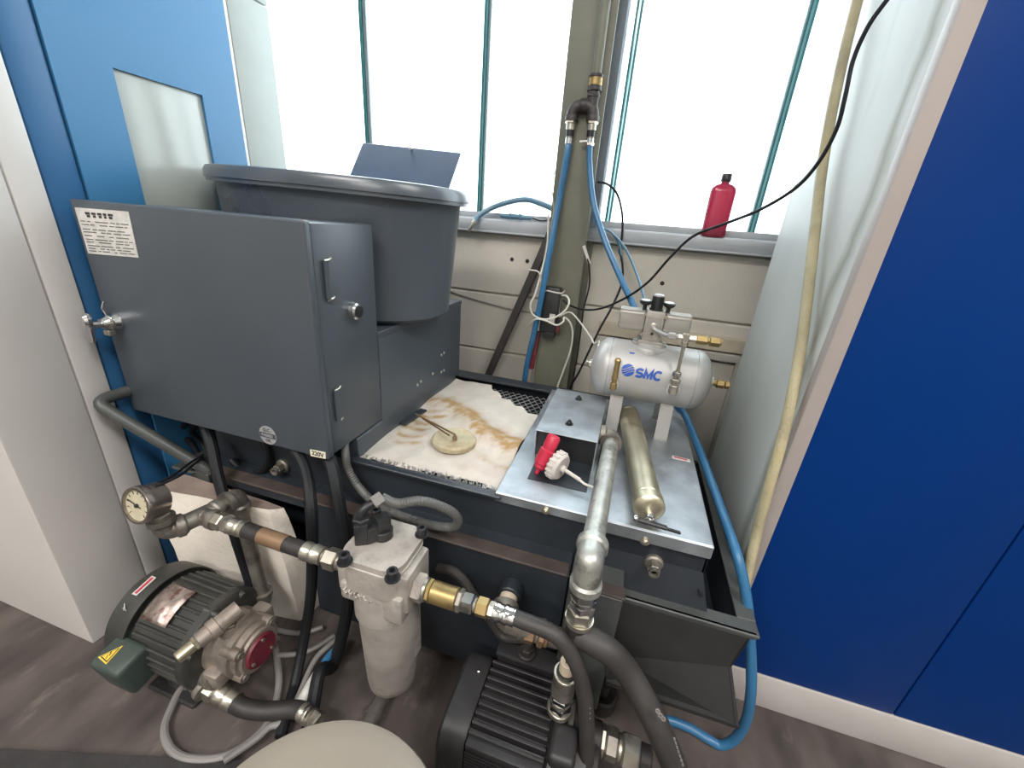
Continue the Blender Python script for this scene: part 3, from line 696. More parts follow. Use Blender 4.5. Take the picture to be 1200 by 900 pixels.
# ports at both ends
p = B + ax * (e * .8); MB().lathe(p, ax, [(-.004, .015), (.006, .015), (.006, 0)], 20).build('end_port', 'silver', bt)
q = MB().cyl(p + ax * .004, p + ax * .02, .007, n=14).hexnut(p + ax * .016, p + ax * .034, .0115).hexnut(p + ax * .036, p + ax * .046, .0105); q.build('end_fitting', 'brass', bt)
p = A - ax * (e * .8); MB().lathe(p, -ax, [(-.004, .015), (.008, .013), (.012, .008), (.016, .006), (.016, 0)], 20).build('end_plug', 'zinc', bt)
# logo wrapped on the front of the shell
def shell(along, ang, off=0): # ang 0 = facing the viewer side, + up
    return A + ax * along + (fr * math.cos(ang) + up * math.sin(ang)) * (R_ + off)
fa = .25
def stroke(name, path, wd):
    q = MB(); bm = q.bm; P_ = [Vector((x, y, 0)) for x, y in path]; rows_ = []
    for i, p_ in enumerate(P_):
        t0 = (P_[i] - P_[i - 1]).normalized() if i else None; t1 = (P_[i + 1] - P_[i]).normalized() if i < len(P_) - 1 else None
        t0 = t0 or t1; t1 = t1 or t0; tg = (t0 + t1).normalized(); nn = Vector((-tg.y, tg.x, 0)); k = wd / 2 / max(.35, nn.dot(Vector((-t0.y, t0.x, 0))))
        rows_.append([p_ + nn * k, p_ - nn * k])
    def put(v, o_): return bm.verts.new(shell(Lt * .275 + .0185 + v.x + v.y * .1, fa + v.y / R_, o_))
    vs_ = [[put(c_, o_) for c_ in r_ for o_ in (.0003, .0013)] for r_ in rows_]
    for a_, c_ in zip(vs_, vs_[1:]):
        for i_, j_ in ((0, 1), (1, 3), (3, 2), (2, 0)): bm.faces.new((a_[i_], a_[j_], c_[j_], c_[i_]))
    bm.faces.new(vs_[0]); bm.faces.new(vs_[-1][::-1]); bmesh.ops.recalc_face_normals(bm, faces=bm.faces[:])
    return q.build(name, 'smc_blue', bt)
def arc(cx, cy, rx, ry_, a0_, a1_, n=12): return [(cx + rx * math.cos(math.radians(a0_ + (a1_ - a0_) * i / n)), cy + ry_ * math.sin(math.radians(a0_ + (a1_ - a0_) * i / n))) for i in range(n + 1)]
lw = .006
stroke('letter_s', arc(.0085, .0045, .0072, .0048, 25, 255) [:] + arc(.0085, -.0049, .0072, .0046, 75, -160), lw)
stroke('letter_m', [(.0215, -.0115), (.0215, .0085), (.0295, -.0075), (.0375, .0085), (.0375, -.0115)], lw)
stroke('letter_c', arc(.0520, -.0003, .0088, .0096, 45, 315, 20), lw)
b = MB(); bm = b.bm; gx, gr = Lt * .27, .0155
def wave(yn, k): return .22 * math.sin(yn * 2.6 + .3)
# ball cut by three light waves
N_ = 40
for band in range(4):
    lo_, hi_ = [(-1.1, -.46), (-.34, -.07), (.05, .3), (.42, 1.1)][band]
    rowa = []; rowb = []
    for i in range(N_ + 1):
        xx = -.995 + 1.99 * i / N_; hh = math.sqrt(1 - xx * xx); wv = .16 * math.sin(xx * 2.4) + .28 * xx
        y0_, y1_ = max(-hh, min(hh, lo_ + wv)), max(-hh, min(hh, hi_ + wv))
        rowa.append(bm.verts.new(shell(gx + xx * gr, fa + .03 + y0_ * gr / R_, .0014))); rowb.append(bm.verts.new(shell(gx + xx * gr, fa + .03 + y1_ * gr / R_, .0014)))
    for i in range(N_):
        if (rowa[i].co - rowb[i].co).length + (rowa[i + 1].co - rowb[i + 1].co).length > 1e-5: bm.faces.new((rowa[i], rowa[i + 1], rowb[i + 1], rowb[i]))
b.build('emblem', 'smc_blue', bt)
q = MB(); c = shell(Lt * .28, fa + .62, .0008); q.obox(c, ax, (up - fr * .6), fr + up * .6, (.012, .004, .0008)); q.build('small_print', 'smc_blue', bt)
# brass relief valve and drain cock on the front
base = shell(Lt * .155, -.3, -.003); nrm = (fr * math.cos(.0) + up * .05).normalized()
MB().lathe(base, nrm, [(0, .0125), (.008, .0125), (.009, .009), (.011, 0)], 20).build('boss', 'silver', bt)
q = MB(); st_ = base + nrm * .010; q.hexnut(st_ - up * .012, st_ + up * .006, .0085).cyl(st_ + up * .004, st_ + up * .026, .0062, n=16).hexnut(st_ + up * .018, st_ + up * .022, .0082).cyl(st_ + up * .024, st_ + up * .062, .0066, n=18).lathe(st_ + up * .062, up, [(0, .0075), (.004, .0085), (.008, .006), (.009, 0)], 16)
q.build('relief_valve', 'brass', bt)
base = W(788, 456, Y=YA - R_ + .002)
MB().lathe(base, nrm, [(0, .0165), (.009, .0165), (.011, .012), (.012, 0)], 24).build('boss', 'silver', bt)
q = MB(); s2 = base + nrm * .014 + up * .003
q.hexnut(s2 - up * .01, s2 + up * .012, .0105).hexnut(s2 + up * .016, s2 + up * .028, .0115).hexnut(s2 + up * .034, s2 + up * .046, .010).cyl(s2 - up * .005, s2 + up * .048, .0065, n=14)
q.build('valve_body', 'zinc', bt)
tp = W(803, 399, Y=s2.y); tp.x = s2.x * .7 + tp.x * .3
MB().tube([s2 + up * .044, s2 + up * .07, tp], .0042, 10, 4).build('riser_tube', 'zinc', bt)
q = MB().hexnut(tp - up * .014, tp - up * .002, .0085).obox(tp + up * .006, ax, fr, up, (.016, .014, .02), .002, 1).hexnut(tp + ax * .006 + up * .006, tp + ax * .026 + up * .006, .0085).hexnut(tp - ax * .006 + up * .006, tp - ax * .018 + up * .006, .0075)
q.build('tee_fitting', 'zinc', bt)
q = MB().hexnut(tp + ax * .022 + up * .006, tp + ax * .046 + up * .006, .0105).hexnut(tp + ax * .05 + up * .006, tp + ax * .072 + up * .006, .0115).cyl(tp + ax * .02 + up * .006, tp + ax * .075 + up * .006, .0075, n=14); q.build('brass_coupling', 'brass', bt)
# saddle plate, valve block, twin cylinders
mc = A + ax * (Lt * .44) + up * R_
b = MB(); ring = []
b.lathe(mc - up * .03, up, [(0, .05), (.022, .05), (.026, .048), (.028, .043), (.034, .042), (.036, .040), (.036, 0)], 44)
b.lathe(mc - up * .036, up, [(0, .056), (.010, .056), (.014, .054), (.014, .04)], 44)
b.build('saddle', 'silver', bt)
vb = mc + up * .044
blk = MB().obox(vb, ax, fr, up, (.044, .05, .085), .003, 2).obox(vb + fr * .001, ax, fr, up, (.03, .05, .06), .001, 1).obox(vb - up * .037, ax, fr, up, (.062, .066, .012), .002, 1).build('valve_block', 'booster', bt)
vt = vb + up * .0425
for s_ in (-1, 1):
    q = MB(); q.obox(vb + ax * s_ * .0535 + up * .014, ax, fr, up, (.063, .05, .048), .006, 3)
    q.obox(vb + ax * s_ * .0535 + up * .0385, ax, fr, up, (.06, .044, .002)).obox(vb + ax * s_ * .0535 + up * .03 + fr * .0245, ax, fr, up, (.06, .002, .004)).obox(vb + ax * s_ * .0535 + fr * .0245, ax, fr, up, (.06, .002, .004))
    q.build('cylinder', 'booster', bt)
    for z_ in (-.016, .032):
        pb_ = vb + ax * s_ * .0245 + up * z_ + fr * .022; MB().lathe(pb_, fr, [(-.004, .0045), (.006, .0045), (.006, .0022), (.003, .002), (.003, 0)], 12).build('cap_screw', 'zinc', bt)
    pg = vt + ax * s_ * .028 - up * .004
    k_ = MB().cyl(pg, pg + up * .012, .005, n=12).lathe(pg + up * .012, (0, 0, 1), [(0, .006), (.004, .0125), (.008, .0145), (.011, .0145), (.013, .012)], 24).build('silencer', 'plastic_black', bt)
    MB().lathe(pg + up * .0225, (0, 0, 1), [(0, .0128), (.003, .0125), (.005, .009), (.005, 0)], 24).build('cap', 'label_silver', k_)
kn = MB().lathe(vt - up * .002, up, [(0, .0165), (.006, .0165), (.006, .0135), (.034, .0135), (.036, .0125), (.036, 0)], 24)
for i in range(20):
    t = 2 * math.pi * i / 20; dv = ax * math.cos(t) + fr * math.sin(t); kn.obox(vt + up * .020 + dv * .0135, dv, up, dv.cross(up), (.0015, .026, .002))
kn = kn.build('knob', 'plastic_black', bt)
MB().lathe(vt + up * .0335, up, [(0, .0125), (.0035, .0125), (.005, .011), (.005, 0)], 24).build('knob_cap', 'label_silver', kn)
p0 = vb + fr * .025 + up * .006
MB().lathe(p0, fr, [(0, .009), (.003, .009), (.004, .007), (.004, 0)], 16).build('outlet_nut', 'zinc', bt)
tt = tp + up * .006 - ax * .018
MB().tube([p0, p0 + fr * .012 - up * .001, p0 + fr * .019 - up * .006 + ax * .010, p0.lerp(tt, .55) + fr * .01 - up * .006, tt - ax * .016, tt], .0048, 10, 6).build('bent_tube', 'bracket', bt)
MB().obox(tt - ax * .012, ax, fr, up, (.018, .013, .014), .002, 1).build('tube_nut', 'bracket', bt)
MB().lathe(vb + fr * .025 - up * .012, fr, [(0, .006), (.002, .006), (.002, .003), (.001, .003), (.001, 0)], 14).build('plug', 'zinc', bt)

# ============================================================ BRASSY CYLINDER on the cover
rg = .0285
gA = W(737, 486, Z=.507 + rg); gB = W(761, 597, Z=.507 + rg); gx_ = (gB - gA).normalized(); gl = (gB - gA).length
gt = thing('brass_cylinder', 'long brassy metal cylinder with a lever cock lying on the galvanised cover', 'cylinder', ((gA + gB) / 2 - Vector((0, 0, rg))))
MB().lathe(gA, gx_, [(-.004, 0), (-.004, .022), (0, rg - .002), (.006, rg - .002), (.007, rg - .003), (.01, rg - .003), (.011, rg - .002), (gl - .03, rg - .002), (gl - .029, rg - .003), (gl - .026, rg - .003), (gl - .025, rg), (gl - .004, rg), (gl, rg - .003), (gl + .003, rg - .010), (gl + .004, 0)], 40).build('barrel', 'gold', gt)
pe = gB + gx_ * .003 - Vector((0, 0, .006))
q = MB().cyl(pe, pe + gx_ * .012, .008, n=16).sphere(pe + gx_ * .015, .0085, 14).cyl(pe + gx_ * .015, pe + gx_ * .015 + Vector((0, -.006, .012)), .004, n=10); q.build('cock_stem', 'chrome', gt)
lv = pe + gx_ * .022 - Vector((0, 0, .004))
q = MB().obox(lv, (1, .12, -.16), (-.12, 1, 0), (.16, 0, 1), (.062, .010, .007), .002, 1).obox(lv + Vector((.038, .004, -.007)), (1, .12, -.16), (-.12, 1, 0), (.16, 0, 1), (.03, .006, .003)); q.build('lever', 'plastic_black', gt)
MB().sphere(lv - Vector((.026, .004, -.006)), .006, 12).build('lever_screw', 'chrome', gt)

# ============================================================ GALVANISED PIPE from the folded cover down to the union
gp = thing('galvanised_pipe', 'thick galvanised pipe bending down over the front edge of the covers', 'pipe', (.015, .6, .35))
rp_ = .0175
T0 = W(716, 519, Z=.545); T1 = W(694, 640, Z=.545)
dirp = (T1 - T0).normalized(); cT = T0 - dirp * .028
q = MB().elbow((bx1 + .001, cT.y - .002, .548), cT, T0 + dirp * .004, rp_ * 1.12, 20, 1.22); q.build('top_elbow', 'elbow', gp)
MB().cyl(T0, T1, rp_, n=28).build('pipe', 'galvpipe', gp)
cl = T1 + dirp * .03; low = Vector((cl.x + .001, cl.y - .002, cl.z - .048))
MB().elbow(T1 - dirp * .004, cl, low, rp_ * 1.2, 24, 1.17, .9).build('lower_elbow', 'galvpipe', gp)
dz = Vector((.0, 0, -1))
p = low + dz * -.002
q = MB().cyl(p, p + dz * .018, .016, n=20).hexnut(p + dz * .004, p + dz * .024, .0225, .2).hexnut(p + dz * .03, p + dz * .046, .0215, .5)
q.lathe(p + dz * .024, dz, [(0, .0205), (.006, .0205)], 24); q.build('union_nut', 'chrome', gp)
q = MB().hexnut(p + dz * .046, p + dz * .07, .0215, .2).lathe(p + dz * .069, dz, [(0, .0225), (.008, .0225), (.010, .0185), (.010, 0)], 28); q.build('union_nut', 'zinc', gp)
UN = p + dz * .079

# ============================================================ FILTER
fx0, fx1, fy0, fy1 = -.385, -.272, .413, .522
fcx, fcy = (fx0 + fx1) / 2, (fy0 + fy1) / 2
fl = thing('oil_filter', 'grey cast metal filter housing hanging on the pipework in front of the tank', 'filter', (fcx, fcy, .11))
def rpoly(x0, x1, y0, y1, r_, z, n=5):
    out = []
    for cx, cy, a in ((x1 - r_, y1 - r_, 0), (x0 + r_, y1 - r_, 90), (x0 + r_, y0 + r_, 180), (x1 - r_, y0 + r_, 270)):
        for i in range(n + 1):
            t = math.radians(a + 90 * i / n); out.append((cx + r_ * math.cos(t), cy + r_ * math.sin(t), z))
    return out
q = MB(); q.prism(rpoly(fx0, fx1, fy0, fy1, .03, .459), (0, 0, .012)); q.build('lid', 'cast', fl)
MB().prism(rpoly(fx0 - .001, fx1 + .001, fy0 - .001, fy1 + .001, .031, .4565), (0, 0, .0025)).build('gasket', 'label_white', fl)
q = MB(); q.prism(rpoly(fx0, fx1, fy0, fy1, .03, .405), (0, 0, .0525)); q.lathe((fcx, fcy, .33), (0, 0, 1), [(0, .057), (.06, .057), (.075, .055)], 40)
q.box((fx1 - .03, fcy - .042, .372), (fx1 + .012, fcy + .036, .452), .006, 2).box((fx0 - .012, fcy - .042, .378), (fx0 + .02, fcy + .036, .446), .006, 2)
q.box((fx0 - .002, fy0 + .004, .372), (fx0 + .05, fy0 + .04, .41), .006, 2).box((fx1 - .035, fy0 + .004, .352), (fx1 + .004, fy0 + .036, .41), .005, 2)
hd = q.build('head', 'cast', fl)
q = MB(); rnd = random.Random(3)
for i in range(6):
    x = -.372 + i * .0095; q.obox((x, fy0 + .002 + .002 * i * 0, .398 - .0005 * i), (1, 0, 0), (0, 1, 0), (rnd.uniform(-.3, .3), 0, 1), (.0035, .01, .014), .001, 1)
    q.obox((x + .003, fy0 + .002, .398 + rnd.uniform(-.004, .004)), (1, 0, 0), (0, 1, 0), (0, 0, 1), (.005, .01, .003), .0008, 1)
q.build('raised_lettering', 'cast', hd)
MB().lathe((fcx + .002, fcy, .112), (0, 0, 1), [(0, .03), (.004, .039), (.014, .0455), (.03, .0475), (.2, .0535), (.225, .0545)], 48).build('bowl', 'cast', fl)
MB().box((fx1 - .012, fcy + .006, .19), (fx1 - .004, fcy + .03, .36), .002, 1).build('mounting_strap', 'cast', fl)
for (x, y) in ((404, 656), (460, 675), (494.5, 624), (441, 603)):
    p = W(x, y, Z=.475); p.z = .471
    MB().lathe(p, (0, 0, 1), [(0, .0125), (.0015, .0125), (.0015, .009), (.015, .009), (.016, .0082), (.016, .0048), (.007, .0048), (.007, 0)], 24).build('cap_screw', 'plastic_black', fl)
# differential switch with a right-angle plug
sw = W(440, 632, Z=.471); 
sb = MB().lathe(Vector((sw.x + .008, sw.y + .012, .47)), (0, 0, 1), [(0, .017), (.016, .017), (.018, .0155)], 28).obox((sw.x + .008, sw.y + .012, .499), (.6, .8, 0), (-.8, .6, 0), (0, 0, 1), (.024, .022, .03), .003, 2).obox((sw.x - .006, sw.y - .001, .488), (.6, .8, 0), (-.8, .6, 0), (0, 0, 1), (.022, .028, .03), .003, 2).build('switch', 'plastic_black', fl)
q = MB().obox((sw.x - .018, sw.y - .010, .491), (.85, .5, 0), (-.5, .85, 0), (0, 0, 1), (.024, .025, .042), .003, 2).hexnut((sw.x - .020, sw.y - .007, .51), (sw.x - .020, sw.y - .007, .520), .0155); plug = q.build('plug', 'plastic_black', sb)
p = Vector((sw.x - .020, sw.y - .007, .52))
K1 = p + Vector((.014, .022, .018))
q = MB().tube([p, p + Vector((.001, .003, .009)), p + Vector((.006, .010, .015)), K1], .0075, 12, 5); q.build('strain_relief', 'plastic_black', sb)
dK = Vector((.5, .7, .35)).normalized()
MB().hexnut(K1 - dK * .004, K1 + dK * .014, .0115).build('gland_nut', 'greycable', sb)
# corrugated conduit from the plug round behind the filter
kp = [K1 + dK * .012, W(466, 590, Y=.50), W(492, 587, Y=.515), W(518, 594, Y=.535), W(535, 605, Y=.55), W(534, 617, Y=.555), W(515, 617, Y=.56), W(490, 611, Y=.562), W(468, 604, Y=.562), W(440, 590, Y=.59), W(420, 570, Y=.60), W(408, 550, Y=.605), W(405, 535, Y=.61), W(404, 520, Y=.63)]
kp[-1].z = .535
tag(MB().tube(kp, .0085, 12, 8, rib=.05, ribp=.0045).build('corrugated_conduit', 'conduit'), 'grey corrugated cable conduit looping from the filter plug up to the control cabinet', 'conduit')

# fittings along a line
def run(p, dr, items, parent):
    dr = Vector(dr).normalized(); x = 0
    for (kind, l, rad, m, nm) in items:
        a, c = p + dr * x, p + dr * (x + l); q = MB()
        if kind == 'h': q.hexnut(a, c, rad, random.random())
        elif kind == 'c': q.cyl(a, c, rad, n=24, bev=min(.0015, l * .2))
        elif kind == 'r': q.lathe(a, dr, [(0, rad), (l * .2, rad), (l * .3, rad * .9), (l * .45, rad * .9), (l * .5, rad), (l * .62, rad), (l * .68, rad * .92), (l, rad * .95)], 24)
        q.build(nm, m, parent); x += l
    return p + dr * x

# ------------- left pipework: gauge elbow, tee, hose to the filter, drop pipe to the pump
py, pz = .452, .415
lp_ = thing('pressure_pipework', 'oily pipe tee with elbows and a short hose feeding the filter from the left', 'pipework', (-.6, py, .12))
tee = Vector((-.7225, py, pz)); f_e = W(194, 622, Z=.415); r_e = Vector((-.7215, .521, pz))
q = MB().cyl(f_e.lerp(tee, .35), tee + (r_e - tee) * .45, .0165, n=24).cyl(tee, tee + Vector((.03, 0, 0)), .0165, n=24).sphere(tee, .0175, 16)
dt = (tee - f_e).normalized()
q.lathe(f_e.lerp(tee, .38), dt, [(-.004, .0165), (-.004, .0195), (.007, .0195), (.01, .0165)], 24).lathe(tee + Vector((.022, 0, 0)), (1, 0, 0), [(-.008, .0165), (-.004, .0195), (.008, .0195)], 24)
q.lathe(tee + (r_e - tee) * .35, (r_e - tee), [(-.008, .0165), (-.004, .0195), (.006, .0195)], 24)
q.build('tee', 'elbow', lp_)
MB().cyl(tee, r_e, .0125, n=20).build('nipple', 'elbow', lp_)
q = MB().elbow(f_e + dt * .025, f_e, f_e + Vector((-.002, 0, .028)), .0185, 20, 1.2); q.build('gauge_elbow', 'elbow', lp_)
dn_ = Vector((.012, -.006, -1)).normalized()
q = MB().elbow(r_e - Vector((0, .024, 0)), r_e, r_e + dn_ * .03, .0185, 20, 1.2); q.build('rear_elbow', 'elbow', lp_)
base = W(309, 699, Y=r_e.y - .004)
MB().cyl(r_e + dn_ * .02, base, .0145, n=22).build('drop_pipe', 'elbow', lp_)
q = MB().elbow(base + Vector((0, 0, .014)), base - Vector((0, 0, .018)), base + Vector((-.004, -.045, -.02)), .0165, 20, 1.25); q.build('bottom_elbow', 'elbow', lp_)
end = run(tee + Vector((.028, 0, 0)), (1, 0, .0), [('h', .02, .0175, 'zinc', 'hex_nut'), ('c', .006, .0155, 'elbow', 'collar'), ('h', .014, .0185, 'elbow', 'hex_nut'), ('r', .034, .0165, 'zinc', 'ferrule')], lp_)
hx = -.484
MB().cyl(end - Vector((.004, 0, 0)), (hx, py, pz - .004), .0150, n=24).build('hose', 'rubber', lp_)
m_ = end.lerp(Vector((hx, py, pz - .004)), .26); m2 = end.lerp(Vector((hx, py, pz - .004)), .68)
q = MB().lathe(m_, m2 - m_, [(0, .0152), (.0005, .0156), ((m2 - m_).length, .0156), ((m2 - m_).length, .0152)], 24); q.build('bare_patch', 'copper_tape', lp_)
run(Vector((hx - .002, py, pz - .004)), (1, 0, .02), [('r', .04, .0175, 'zinc', 'ferrule'), ('c', .006, .0135, 'elbow', 'collar'), ('h', .026, .0195, 'zinc', 'hex_nut'), ('c', .022, .015, 'zinc', 'spigot')], lp_)
# ------------- gauge
gc = W(174, 588, Y=.392); gax = Vector((.0, -.95, .25)).normalized()
gg = thing('pressure_gauge', 'round metal pressure gauge with a yellowed dial on the left pipe elbow', 'gauge', f_e + Vector((0, 0, .03)))
q = MB().lathe(gc - gax * .022, gax, [(0, 0), (0, .026), (.003, .03), (.03, .031), (.031, .034), (.04, .0345), (.043, .033), (.043, .0285), (.038, .0285), (.038, 0)], 44); q.build('case', 'gauge_case', gg)
gf = MB().lathe(gc + gax * .0162, gax, [(0, .0283), (.001, .0283), (.001, 0)], 40).build('dial', 'gauge_face', gg)
_, gu, gv = frame(gax); o_ = gc + gax * .0178
q = MB()
for i in range(11):
    t = math.radians(-135 + 27 * i); dv = -gv * math.cos(t) * (1 if gv.z < 0 else -1) + gu * math.sin(t)
    q.obox(o_ + dv * .023, dv, gax.cross(dv), gax, (.005, .0012, .0004))
q.build('scale_marks', 'black_ink', gf)
dv = (gu * -.75 + Vector((0, 0, -.35))).normalized()
MB().obox(o_ + gax * .001 + dv * -.006, dv, gax.cross(dv), gax, (.03, .0016, .0008)).cyl(o_, o_ + gax * .003, .0035, n=14).build('needle', 'black_ink', gf)
q = MB().cyl(f_e + Vector((-.002, 0, .026)), gc - gax * .004 - Vector((0, 0, .028)), .0115, n=18).hexnut(f_e + Vector((-.002, 0, .028)), f_e + Vector((-.001, 0, .042)), .0175); q.build('stem', 'elbow', gg)

# ------------- right hose assembly from the filter to the pump
ra = thing('outlet_hose', 'black rubber hose with brass and zinc fittings leaving the right side of the filter', 'hose', (-.05, .452, .1))
st_ = Vector((fx1 + .011, .452, .412))
end = run(st_, (1, 0, .012), [('h', .018, .024, 'cast', 'hex_nut'), ('c', .006, .0195, 'zinc', 'collar'), ('h', .008, .0195, 'brass', 'hex_nut'), ('c', .046, .0185, 'brass', 'brass_body'), ('h', .009, .0185, 'elbow', 'hex_nut'), ('h', .02, .0175, 'chrome', 'hex_nut'), ('c', .005, .012, 'elbow', 'collar'), ('h', .02, .0155, 'brass', 'hex_nut'), ('h', .011, .0135, 'zinc', 'hex_nut'), ('r', .034, .0155, 'chrome', 'ferrule')], ra)
hp = [end - Vector((.006, 0, 0)), end + Vector((.012, 0, -.001)), W(652, 745, Y=.452), W(674, 775, Y=.449), W(685, 815, Y=.445), W(688, 860, Y=.438), W(686, 905, Y=.43), W(682, 935, Y=.425)]
MB().tube(hp, .0128, 16, 8).build('hose', 'hosegrey', ra)
q = MB(); t_ = W(677, 812, Y=.43)
for k in range(3): q.obox(W(691.5, 830 + k * 6, Y=.431), (0, 0, 1), (1, 0, 0), (0, -1, 0), (.003, .0016, .0006))
q.build('print_marks', 'greycable', ra)

# ============================================================ LEFT PUMP MOTOR
my, mz, mr_ = .425, .116, .099
lm = thing('pump_motor', 'dark finned motor with a grey pump and maroon end cap on the floor', 'pump motor', (-.78, my, 0))
mx = lambda x: Vector((x, my, mz))
q = MB().lathe(mx(-.85), (1, 0, 0), [(0, .088), (0, .092), (.142, .092), (.142, .088)], 64)
for i in range(34):      # cooling ribs
    t = 2 * math.pi * i / 34; dv = Vector((0, math.cos(t), math.sin(t)))
    if math.sin(t) < -.8: continue
    q.obox(mx(-.782) + dv * .0935, (1, 0, 0), dv.cross(Vector((1, 0, 0))), dv, (.13, .006, .009), .002, 1)
mb = q.build('ribbed_body', 'motor', lm)
q = MB().lathe(mx(-.918), (1, 0, 0), [(0, .0), (0, .085), (.006, .098), (.012, .103), (.062, .105), (.064, .1045), (.064, .101), (.05, .1), (.05, 0)], 64); fc = q.build('fan_cover', 'motor', lm)
a = math.radians(102); n0 = Vector((0, math.cos(a), math.sin(a)))
sq = MB().obox(mx(-.882) + n0 * .1056, (0, -math.sin(a), math.cos(a)), (1, 0, 0), -n0, (.042, .013, .0012)).build('sticker', 'label_white', fc)
MB().obox(mx(-.882) + n0 * .1066, (0, -math.sin(a), math.cos(a)), (1, 0, 0), -n0, (.036, .006, .0008)).build('red_band', 'red_ink', sq)
a2 = math.radians(128); n1 = Vector((0, math.cos(a2), math.sin(a2)))
q = MB()
for k in range(3): q.tube([mx(-.887 + .004 * k) + n1 * .1054 + Vector((0, .006 * math.cos(k), .008)), mx(-.882 + .003 * k) + n1 * .106, mx(-.889 + .005 * k) + n1 * .1054 - Vector((0, 0, .008))], .0008, 5, 3)
q.build('chalk_mark', 'label_white', fc)
q = MB().lathe(mx(-.722), (1, 0, 0), [(0, .09), (0, .0985), (.016, .0985), (.02, .095), (.024, .08), (.024, .0)], 64)
for a in (60, 150, 210, 330, 100): dv = Vector((0, math.cos(math.radians(a)), math.sin(math.radians(a)))); q.cyl(mx(-.724) + dv * .095, mx(-.694) + dv * .088, .007, n=12)
q.build('end_bell', 'motor', lm)
# nameplate curved round the body
q = MB(); bm = q.bm; g = []
for i in range(13):
    t = math.radians(88 + 42 * i / 12); g.append([bm.verts.new((x, my + .1005 * math.cos(t), mz + .1005 * math.sin(t))) for x in (-.838, -.772)])
for A_, B_ in zip(g, g[1:]): bm.faces.new((A_[0], A_[1], B_[1], B_[0]))
npl = q.build('nameplate', 'plate_text', lm)
q = MB(); bm = q.bm; g = []
for i in range(5):
    t = math.radians(119 + 11 * i / 4); g.append([bm.verts.new((x, my + .1009 * math.cos(t), mz + .1009 * math.sin(t))) for x in (-.837, -.773)])
for A_, B_ in zip(g, g[1:]): bm.faces.new((A_[0], A_[1], B_[1], B_[0]))
q.build('red_band', 'plate_red', npl)
for o_ in (npl,):
    m_ = o_.modifiers.new('thickness', 'SOLIDIFY'); m_.thickness = .001
# terminal box on the viewer side, low
tb = MB(); 
c0 = [W(118, 752, Y=.325), W(166, 768, Y=.325)]
tbx = Vector((-.838, .318, .114))
q = MB().obox(tbx, (1, .0, 0), (0, 1, .2), (0, -.2, 1), (.078, .062, .084), .010, 3).obox(tbx + Vector((0, .045, .01)), (1, 0, 0), (0, 1, .2), (0, -.2, 1), (.07, .06, .065), .006, 2); tb = q.build('terminal_box', 'motor_box', lm)
nz = Vector((0, -.2, 1)).normalized(); ny_ = Vector((0, 1, .2)).normalized(); cT = tbx + nz * .0422 + Vector((-.012, 0, 0)) - ny_ * .004
tri = [cT + Vector((-.016, 0, 0)) - ny_ * .012, cT + Vector((.012, 0, 0)) - ny_ * .016, cT + Vector((.008, 0, 0)) + ny_ * .018]
wt_ = MB().prism(tri, nz * .001).build('warning_triangle', 'yellow', tb)
cen = (tri[0] + tri[1] + tri[2]) / 3
MB().prism([cen.lerp(t_, .78) + nz * .001 for t_ in tri], nz * .0004).build('border', 'black_ink', wt_)
MB().prism([cen.lerp(t_, .62) + nz * .0014 for t_ in tri], nz * .0004).build('inner', 'yellow', wt_)
MB().tube([cen + nz * .002 + Vector((-.002, .006, .002)), cen + nz * .002 + Vector((.002, 0, 0)), cen + nz * .002 + Vector((-.002, 0, 0)), cen + nz * .002 + Vector((.001, -.006, -.002))], .0009, 5, 1).build('bolt_symbol', 'black_ink', wt_)
MB().lathe((-.79, my, .0), (0, 0, 1), [(0, .075), (.012, .075), (.02, .06), (.03, .06)], 36).box((-.85, my - .09, 0), (-.72, my + .09, .012), .004, 1).build('foot', 'motor_black', lm)
# vane pump
q = MB().lathe(mx(-.70), (1, 0, 0), [(0, .064), (.012, .064), (.016, .056), (.034, .054), (.036, .059), (.058, .059), (.060, .0525), (.074, .0525), (.076, .046), (.082, .044), (.082, 0)], 48)
for a in (40, 140, 220, 320): dv = Vector((0, math.cos(math.radians(a)), math.sin(math.radians(a)))); q.cyl(mx(-.662) + dv * .051, mx(-.622) + dv * .051, .012, n=16)
q.obox(mx(-.675) + Vector((0, 0, .052)), (1, 0, 0), (0, 1, 0), (0, 0, 1), (.042, .06, .035), .008, 2).obox(mx(-.668) + Vector((0, .05, .02)), (1, 0, 0), (0, 1, 0), (0, 0, 1), (.04, .045, .04), .008, 2).obox(mx(-.672) + Vector((0, -.05, -.024)), (1, 0, 0), (0, 1, 0), (0, 0, 1), (.04, .05, .04), .008, 2)
pmp = q.build('pump_body', 'pumpcast', lm)
q = MB()
for a in (40, 140, 220, 320): dv = Vector((0, math.cos(math.radians(a)), math.sin(math.radians(a)))); q.lathe(mx(-.622) + dv * .051, (1, 0, 0), [(-.002, .007), (.004, .007), (.004, .004), (-.001, .004), (-.001, 0)], 16)
q.build('cap_screws', 'elbow', pmp)
q = MB().lathe(mx(-.62), (1, 0, 0), [(0, .036), (.005, .036), (.008, .034), (.008, .0)], 36); mc_ = q.build('end_cap', 'maroon', pmp)
q = MB()
for a in (80, 200, 320): dv = Vector((0, math.cos(math.radians(a)), math.sin(math.radians(a)))); q.cyl(mx(-.613) + dv * .027, mx(-.609) + dv * .027, .004, n=10)
q.build('cap_screw', 'zinc', mc_)
